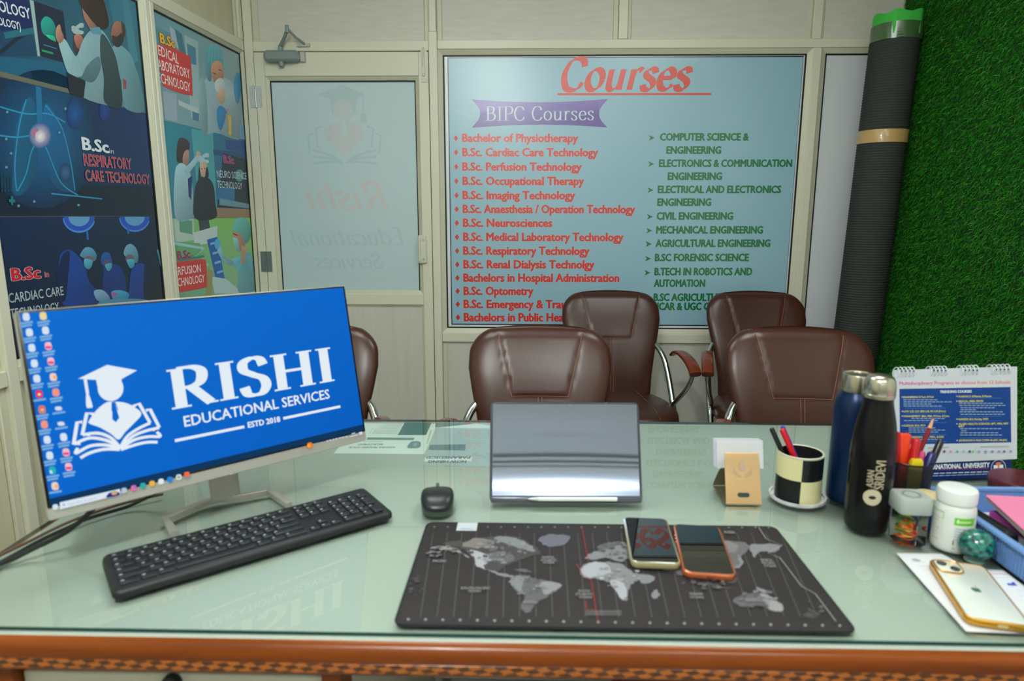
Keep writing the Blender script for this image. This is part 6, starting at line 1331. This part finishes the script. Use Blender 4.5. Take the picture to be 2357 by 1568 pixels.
for k in range(7): lab(-80 + 2 * (k % 2), -36 - 6 * (k % 3), .054 - .006 * k, .0555 - .006 * k, (186, 194, 196))
for k in range(5): lab(6, 52 - 8 * (k % 3), .043 - .0045 * k, .0448 - .0045 * k, (166, 182, 196))
lab(4, 8, .016, .024, (150, 120, 70), 1, 3); lab(4, 12, .009, .011, (140, 200, 110), 1, 3)
me = bpy.data.meshes.new('label_print'); me.from_pydata(lv, [], lf); at_ = me.attributes.new('ink', 'FLOAT_COLOR', 'POINT'); at_.data.foreach_set('color', np.array(lc, dtype=np.float32).ravel()); me.shade_flat(); me.materials.append(print_mat('bottle print')); lo = bpy.data.objects.new('label_print', me); COL.objects.link(lo); lo.parent = sb
pwt = empty('paperweight', (0.704, 0.992, TOP + .0004), 0, 'round turquoise glass paperweight in front of the white bottle', 'paperweight')
m = MB(); m.sphere((0, 0, .0275), .0262, 32, 20, .92); m.build('ball', mat('turquoise glass', (10, 128, 112), 0.05, coat=1.0, vary=((2, 40, 56), (150, 150, 150), .12), bump=(120, .7, .004)), pwt)
m = MB(); m.lathe([(.001, .0), (.013, .0), (.015, .002), (.011, .006), (.001, .006)], n=24); m.build('foot', mat('clear foot', (120, 150, 146), .1), pwt)

# ------------------------------------------------------------------ blue plastic tray and what is in it
TX0, TX1, TY0, TY1, TH = 0.728, 0.992, 0.835, 1.172, 0.050
tr = empty('tray', ((TX0 + TX1) / 2, (TY0 + TY1) / 2, TOP), 0, 'light blue plastic tray with ribbed sides at the right end of the desk', 'tray')
M_TRAY = mat('light blue plastic', (112, 150, 206), 0.35)
tcx, tcy = 0, 0; tw, td = TX1 - TX0, TY1 - TY0
m = MB(); m.rr(tw - .02, td - .02, .010, [(.0005, 0), (.0030, 0)]); m.build('floor', M_TRAY, tr)
for nm_, pts in (('side', [(-1, 0)]), ('side', [(1, 0)]), ('side', [(0, -1)]), ('side', [(0, 1)])):
    sx, sy = pts[0]; m = MB()
    if sx:
        x = sx * (tw / 2 - .008); m.box(x - .001, x + .001, -td / 2 + .01, td / 2 - .01, .0031, TH - .0055)
        for k in range(46): y = -td / 2 + .016 + k * (td - .032) / 45; m.box(x + sx * .001, x + sx * .0030, y - .0014, y + .0014, .004, TH - .0056)
    else:
        y = sy * (td / 2 - .008); m.box(-tw / 2 + .01, tw / 2 - .01, y - .001, y + .001, .0031, TH - .0055)
        for k in range(36): x = -tw / 2 + .016 + k * (tw - .032) / 35; m.box(x - .0014, x + .0014, y + sy * .001, y + sy * .0030, .004, TH - .0056)
    m.build(nm_, M_TRAY, tr, smooth=0)
m = MB(); O = []; I = []
for (w_, d_2, lst) in ((tw, td, O), (tw - .022, td - .022, I)):
    for (sx, sy, a0) in ((1, 1, 0), (-1, 1, 90), (-1, -1, 180), (1, -1, 270)):
        for k in range(6): t = math.radians(a0 + 18 * k); lst.append((sx * (w_ / 2 - .012) + .012 * math.cos(t), sy * (d_2 / 2 - .012) + .012 * math.sin(t)))
N_ = len(O); m.loft([[(x, y, TH - .005) for x, y in I], [(x, y, TH - .005) for x, y in O], [(x, y, TH - .001) for x, y in O], [(x * .996, y * .996, TH) for x, y in O], [(x, y, TH) for x, y in I], [(x, y, TH - .005) for x, y in I]], caps=False); m.build('rim', M_TRAY, tr, smooth=50)
M_PAP = mat('white paper', (218, 220, 226), 0.6)
for k, (x, y, z, w_, d_2, rz, c, lb) in enumerate(((.887, .985, .0040, .188, .27, 0, (206, 208, 222), 'thick pad of white papers at the bottom of the blue tray'), (.887, .975, .0245, .18, .26, 0, (186, 60, 150), 'magenta folder under the grey folder in the blue tray'))):
    o = empty('paper_pad' if k == 0 else 'folder', (x, y, TOP + z), math.radians(rz), lb, 'papers' if k == 0 else 'folder'); h_ = (.020, .010)[k]
    m = MB(); m.rr(w_, d_2, .002, [(0, 0), (h_ - .001, 0), (h_, .001)]); m.build('cover' if k else 'sheets', mat('pad %d' % k, c, 0.5), o)
    if k: m = MB(); m.box(-w_ / 2 + .003, w_ / 2 - .003, -d_2 / 2 - .0004, -d_2 / 2 + .006, .002, .0075); m.build('sheets', M_PAP, o)
def tiltf(x, y, z): return (x, y, z + .05 * (y + .12) + .02 * (x + .1))
o = empty('folder', (.868, .975, TOP + .0375), math.radians(-9), 'grey folder with white edge directly under the pink file', 'folder'); m = MB(); m.rr(.190, .250, .003, [(0, 0), (.006, 0)], fn=tiltf); m.build('cover', mat('grey folder', (176, 178, 170), 0.45), o)
o = empty('folder', (.866, .975, TOP + .0450), math.radians(-9), 'pink file lying on top of the pile in the blue tray', 'folder'); m = MB(); m.rr(.190, .246, .003, [(0, 0), (.0025, 0)], fn=tiltf); m.build('cover', mat('pink file', (226, 128, 168), 0.45), o)
o = empty('stapler', (.765, 1.05, TOP), math.radians(68), 'black stapler lying against the rim inside the blue tray', 'stapler')
pf = lambda x, y, z: (.764 + x * math.cos(-1.5) - y * math.sin(-1.5), 1.055 + x * math.sin(-1.5) + y * math.cos(-1.5), TOP + .0040 + z)
m = MB(); m.rr(.130, .034, .010, [(0, .003), (.004, 0), (.012, 0), (.016, .004)], fn=pf); m.build('base', M_BLKC, o, world=True)
m = MB(); m.rr(.118, .026, .011, [(.0165, .003), (.022, 0), (.034, .002), (.039, .008)], -.004, fn=pf); m.build('arm', M_BLKC, o, world=True); m = MB(); m.rr(.010, .024, .003, [(.006, 0), (.0164, .002)], .060, fn=pf); m.build('jaw', M_STEEL, o, world=True)
o = empty('round_box', (.945, 1.2345, TOP), 0, 'round maroon box on the glass between the blue tray and the calendar', 'box')
m = MB(); m.lathe([(.001, .0005), (.051, .0005), (.053, .003), (.053, .026)], (0, 0, 0), 48); m.build('body', mat('maroon body', (74, 22, 34), 0.35), o); m = MB(); m.lathe([(.0542, .0262), (.0548, .028), (.0548, .039), (.0530, .0415), (.001, .0425)], n=48); m.build('lid', mat('maroon lid', (84, 28, 42), 0.3), o)

# ------------------------------------------------------------------ loose papers and gold phone
def paper(name, P, z, amp, col, label, art=None):
    """sheet through four corners, slightly curled"""
    m = MB(); n = 10; P = [np.array(p) for p in P]; jj = random.Random(len(label)); vs = []
    for th in (0, .00025):
        for j in range(n + 1):
            for i in range(n + 1):
                a_, b_ = i / n, j / n; p = P[0] * (1 - a_) * (1 - b_) + P[1] * a_ * (1 - b_) + P[2] * a_ * b_ + P[3] * (1 - a_) * b_
                vs.append((p[0], p[1], z + th + amp * (math.sin(a_ * 5 + b_ * 3) ** 2) * max(0, b_ - .55)))
    fs = []; q_ = (n + 1) ** 2
    for j in range(n):
        for i in range(n):
            k = j * (n + 1) + i; fs += [(q_ + k, q_ + k + 1, q_ + k + n + 2, q_ + k + n + 1), (k + n + 1, k + n + 2, k + 1, k)]
    m.add(vs, fs); return m.build(name, col, None, smooth=60)
pa = paper('paper_sheet', [(.594, 1.013), (.665, 1.013), (.735, .800), (.574, .806)], TOP + .0004, .0, M_PAP, 'a'); tag(pa, 'crumpled white paper sheet under the gold-edged phone', 'paper')
pz = Plane((0, 0, TOP + .00075), (1, 0, 0), (0, 1, 0)); a = Art(pz, step=0.000005)
for k in range(13): x = .604 + .0012 * k; y = .985 - .012 * k; a.line([(x, y), (x + .020 + .01 * (k % 3), y)], .0010, (176, 182, 196), px=False)
a.blob([(.606, .992), (.614, .996), (.620, .990), (.612, .986)], (160, 166, 180), px=False); a.line([(.588, .822), (.61, .812), (.66, .803)], .0010, (120, 130, 180), px=False)
a.build('handwriting', M_PAPERINK, pa)
pb = paper('paper_sheet', [(.690, .964), (.7275, .962), (.7275, .806), (.648, .806)], TOP + .0012, .0, M_PAP, 'bb'); tag(pb, 'printed leaflet with a pink line and blue letters, between the phone and the tray', 'leaflet')
a = Art(Plane((0, 0, TOP + .0016), (1, 0, 0), (0, 1, 0)), step=0.000005)
a.poly([(.694, .950), (.7265, .950), (.7265, .9515), (.694, .9515)], (206, 90, 150), px=False); a.line([(.700, .940), (.722, .940)], .002, (196, 210, 216), px=False)
a.text('ef', (.7065, .918), (.720, .918), .0095, (26, 56, 190), bold=.05, px=False)
for k in range(4): a.line([(.706 - .004 * k, .905 - .014 * k), (.725, .905 - .014 * k)], .0014, (196, 200, 210), px=False)
a.poly([(.716, .880), (.722, .880), (.722, .884), (.716, .884)], (230, 130, 120), px=False); a.build('print', M_PAPERINK, pb)
gd = empty('phone', (.6375, .8875, TOP + .0019), math.radians(-14.2), 'smartphone lying face down in a clear case with gold edge, on the papers', 'phone')
GW, GL = .0765, .163; M_GOLD = mat('gold plated edge', (212, 156, 58), 0.22, metal=0.75)
m = MB(); m.rr(GW, GL, .013, [(0, .002), (.0012, 0), (.0094, 0), (.0108, .0012), (.0108, .0028), (.0100, .0030)]); m.build('case_edge', M_GOLD, gd, smooth=60)
m = MB(); m.rr(GW - .0065, GL - .0065, .0105, [(.0090, 0), (.0102, 0), (.0104, .0004)]); m.build('back', mat('white glass back', (214, 220, 216), 0.12, coat=.5), gd)
m = MB(); m.rr(.0345, .036, .0085, [(.0104, 0), (.0117, 0), (.0121, .0006)], -GW / 2 + .0215, GL / 2 - .022); cb_ = m.build('camera_bump', mat('camera bump', (210, 212, 200), 0.15), gd)
m = MB(); q_ = [(-GW / 2 + .0215 + .0172 * math.copysign(abs(math.cos(t)) ** .55, math.cos(t)), GL / 2 - .022 + .0182 * math.copysign(abs(math.sin(t)) ** .55, math.sin(t)), .0117) for t in np.linspace(0, 2 * math.pi, 40, endpoint=False)]; m.tube(q_, .0013, 8, closed=True); m.build('camera_ring', M_GOLD, gd)
for lx_, ly_ in ((-GW / 2 + .0145, GL / 2 - .0155), (-GW / 2 + .0285, GL / 2 - .0290)):
    m = MB(); m.lathe([(.0066, .0121), (.0066, .0136), (.0058, .0140), (.0052, .0136), (.0005, .0134)], (lx_, ly_, 0), 24); m.build('lens', mat('lens', (48, 52, 56), 0.12), cb_)
a = Art(Plane((0, 0, .01045), (1, 0, 0), (0, 1, 0)), step=0.00002); lg = (74, 104, 96)
a.blob([(0, .0042), (.0030, .0052), (.0056, .0030), (.0046, .0004), (.0060, -.0026), (.0036, -.0064), (.0010, -.0058), (-.0020, -.0066), (-.0052, -.0026), (-.0056, .0022), (-.0030, .0052)], lg, px=False); a.blob([(.0002, .0062), (.0012, .0088), (.0032, .0098), (.0026, .0074)], lg, px=False)
ao = a.build('emblem', print_mat('emblem print', .2)); ao.parent = gd
m = MB(); m.rr(.012, .0034, .0015, [(0, 0), (.0005, 0)], fn=lambda x, y, z: (x + .004, -GL / 2 - z, .0055 + y)); m.build('charging_port', mat('port silver', (200, 190, 150), .3), gd)

# ------------------------------------------------------------------ bag in the knee space
bg = empty('shape', (0.285, 1.16, 0), 0, 'black rounded bag standing on the floor in the knee space under the desk', 'shape')  # plain black stand-in for an unidentified dark form under the desk
m = MB(); m.rr(.24, .15, .05, [(.0005, .012), (.01, .002), (.25, 0), (.44, .006), (.49, .025), (.50, .05)]); m.build('body', mat('black cloth', (18, 18, 20), .7), bg)
m = MB(); m.tube(spline([(-.05, 0, .4985), (-.045, 0, .525), (0, 0, .535), (.045, 0, .525), (.05, 0, .4985)], 6), .006, 8); m.build('handle', mat('black cloth'), bg)
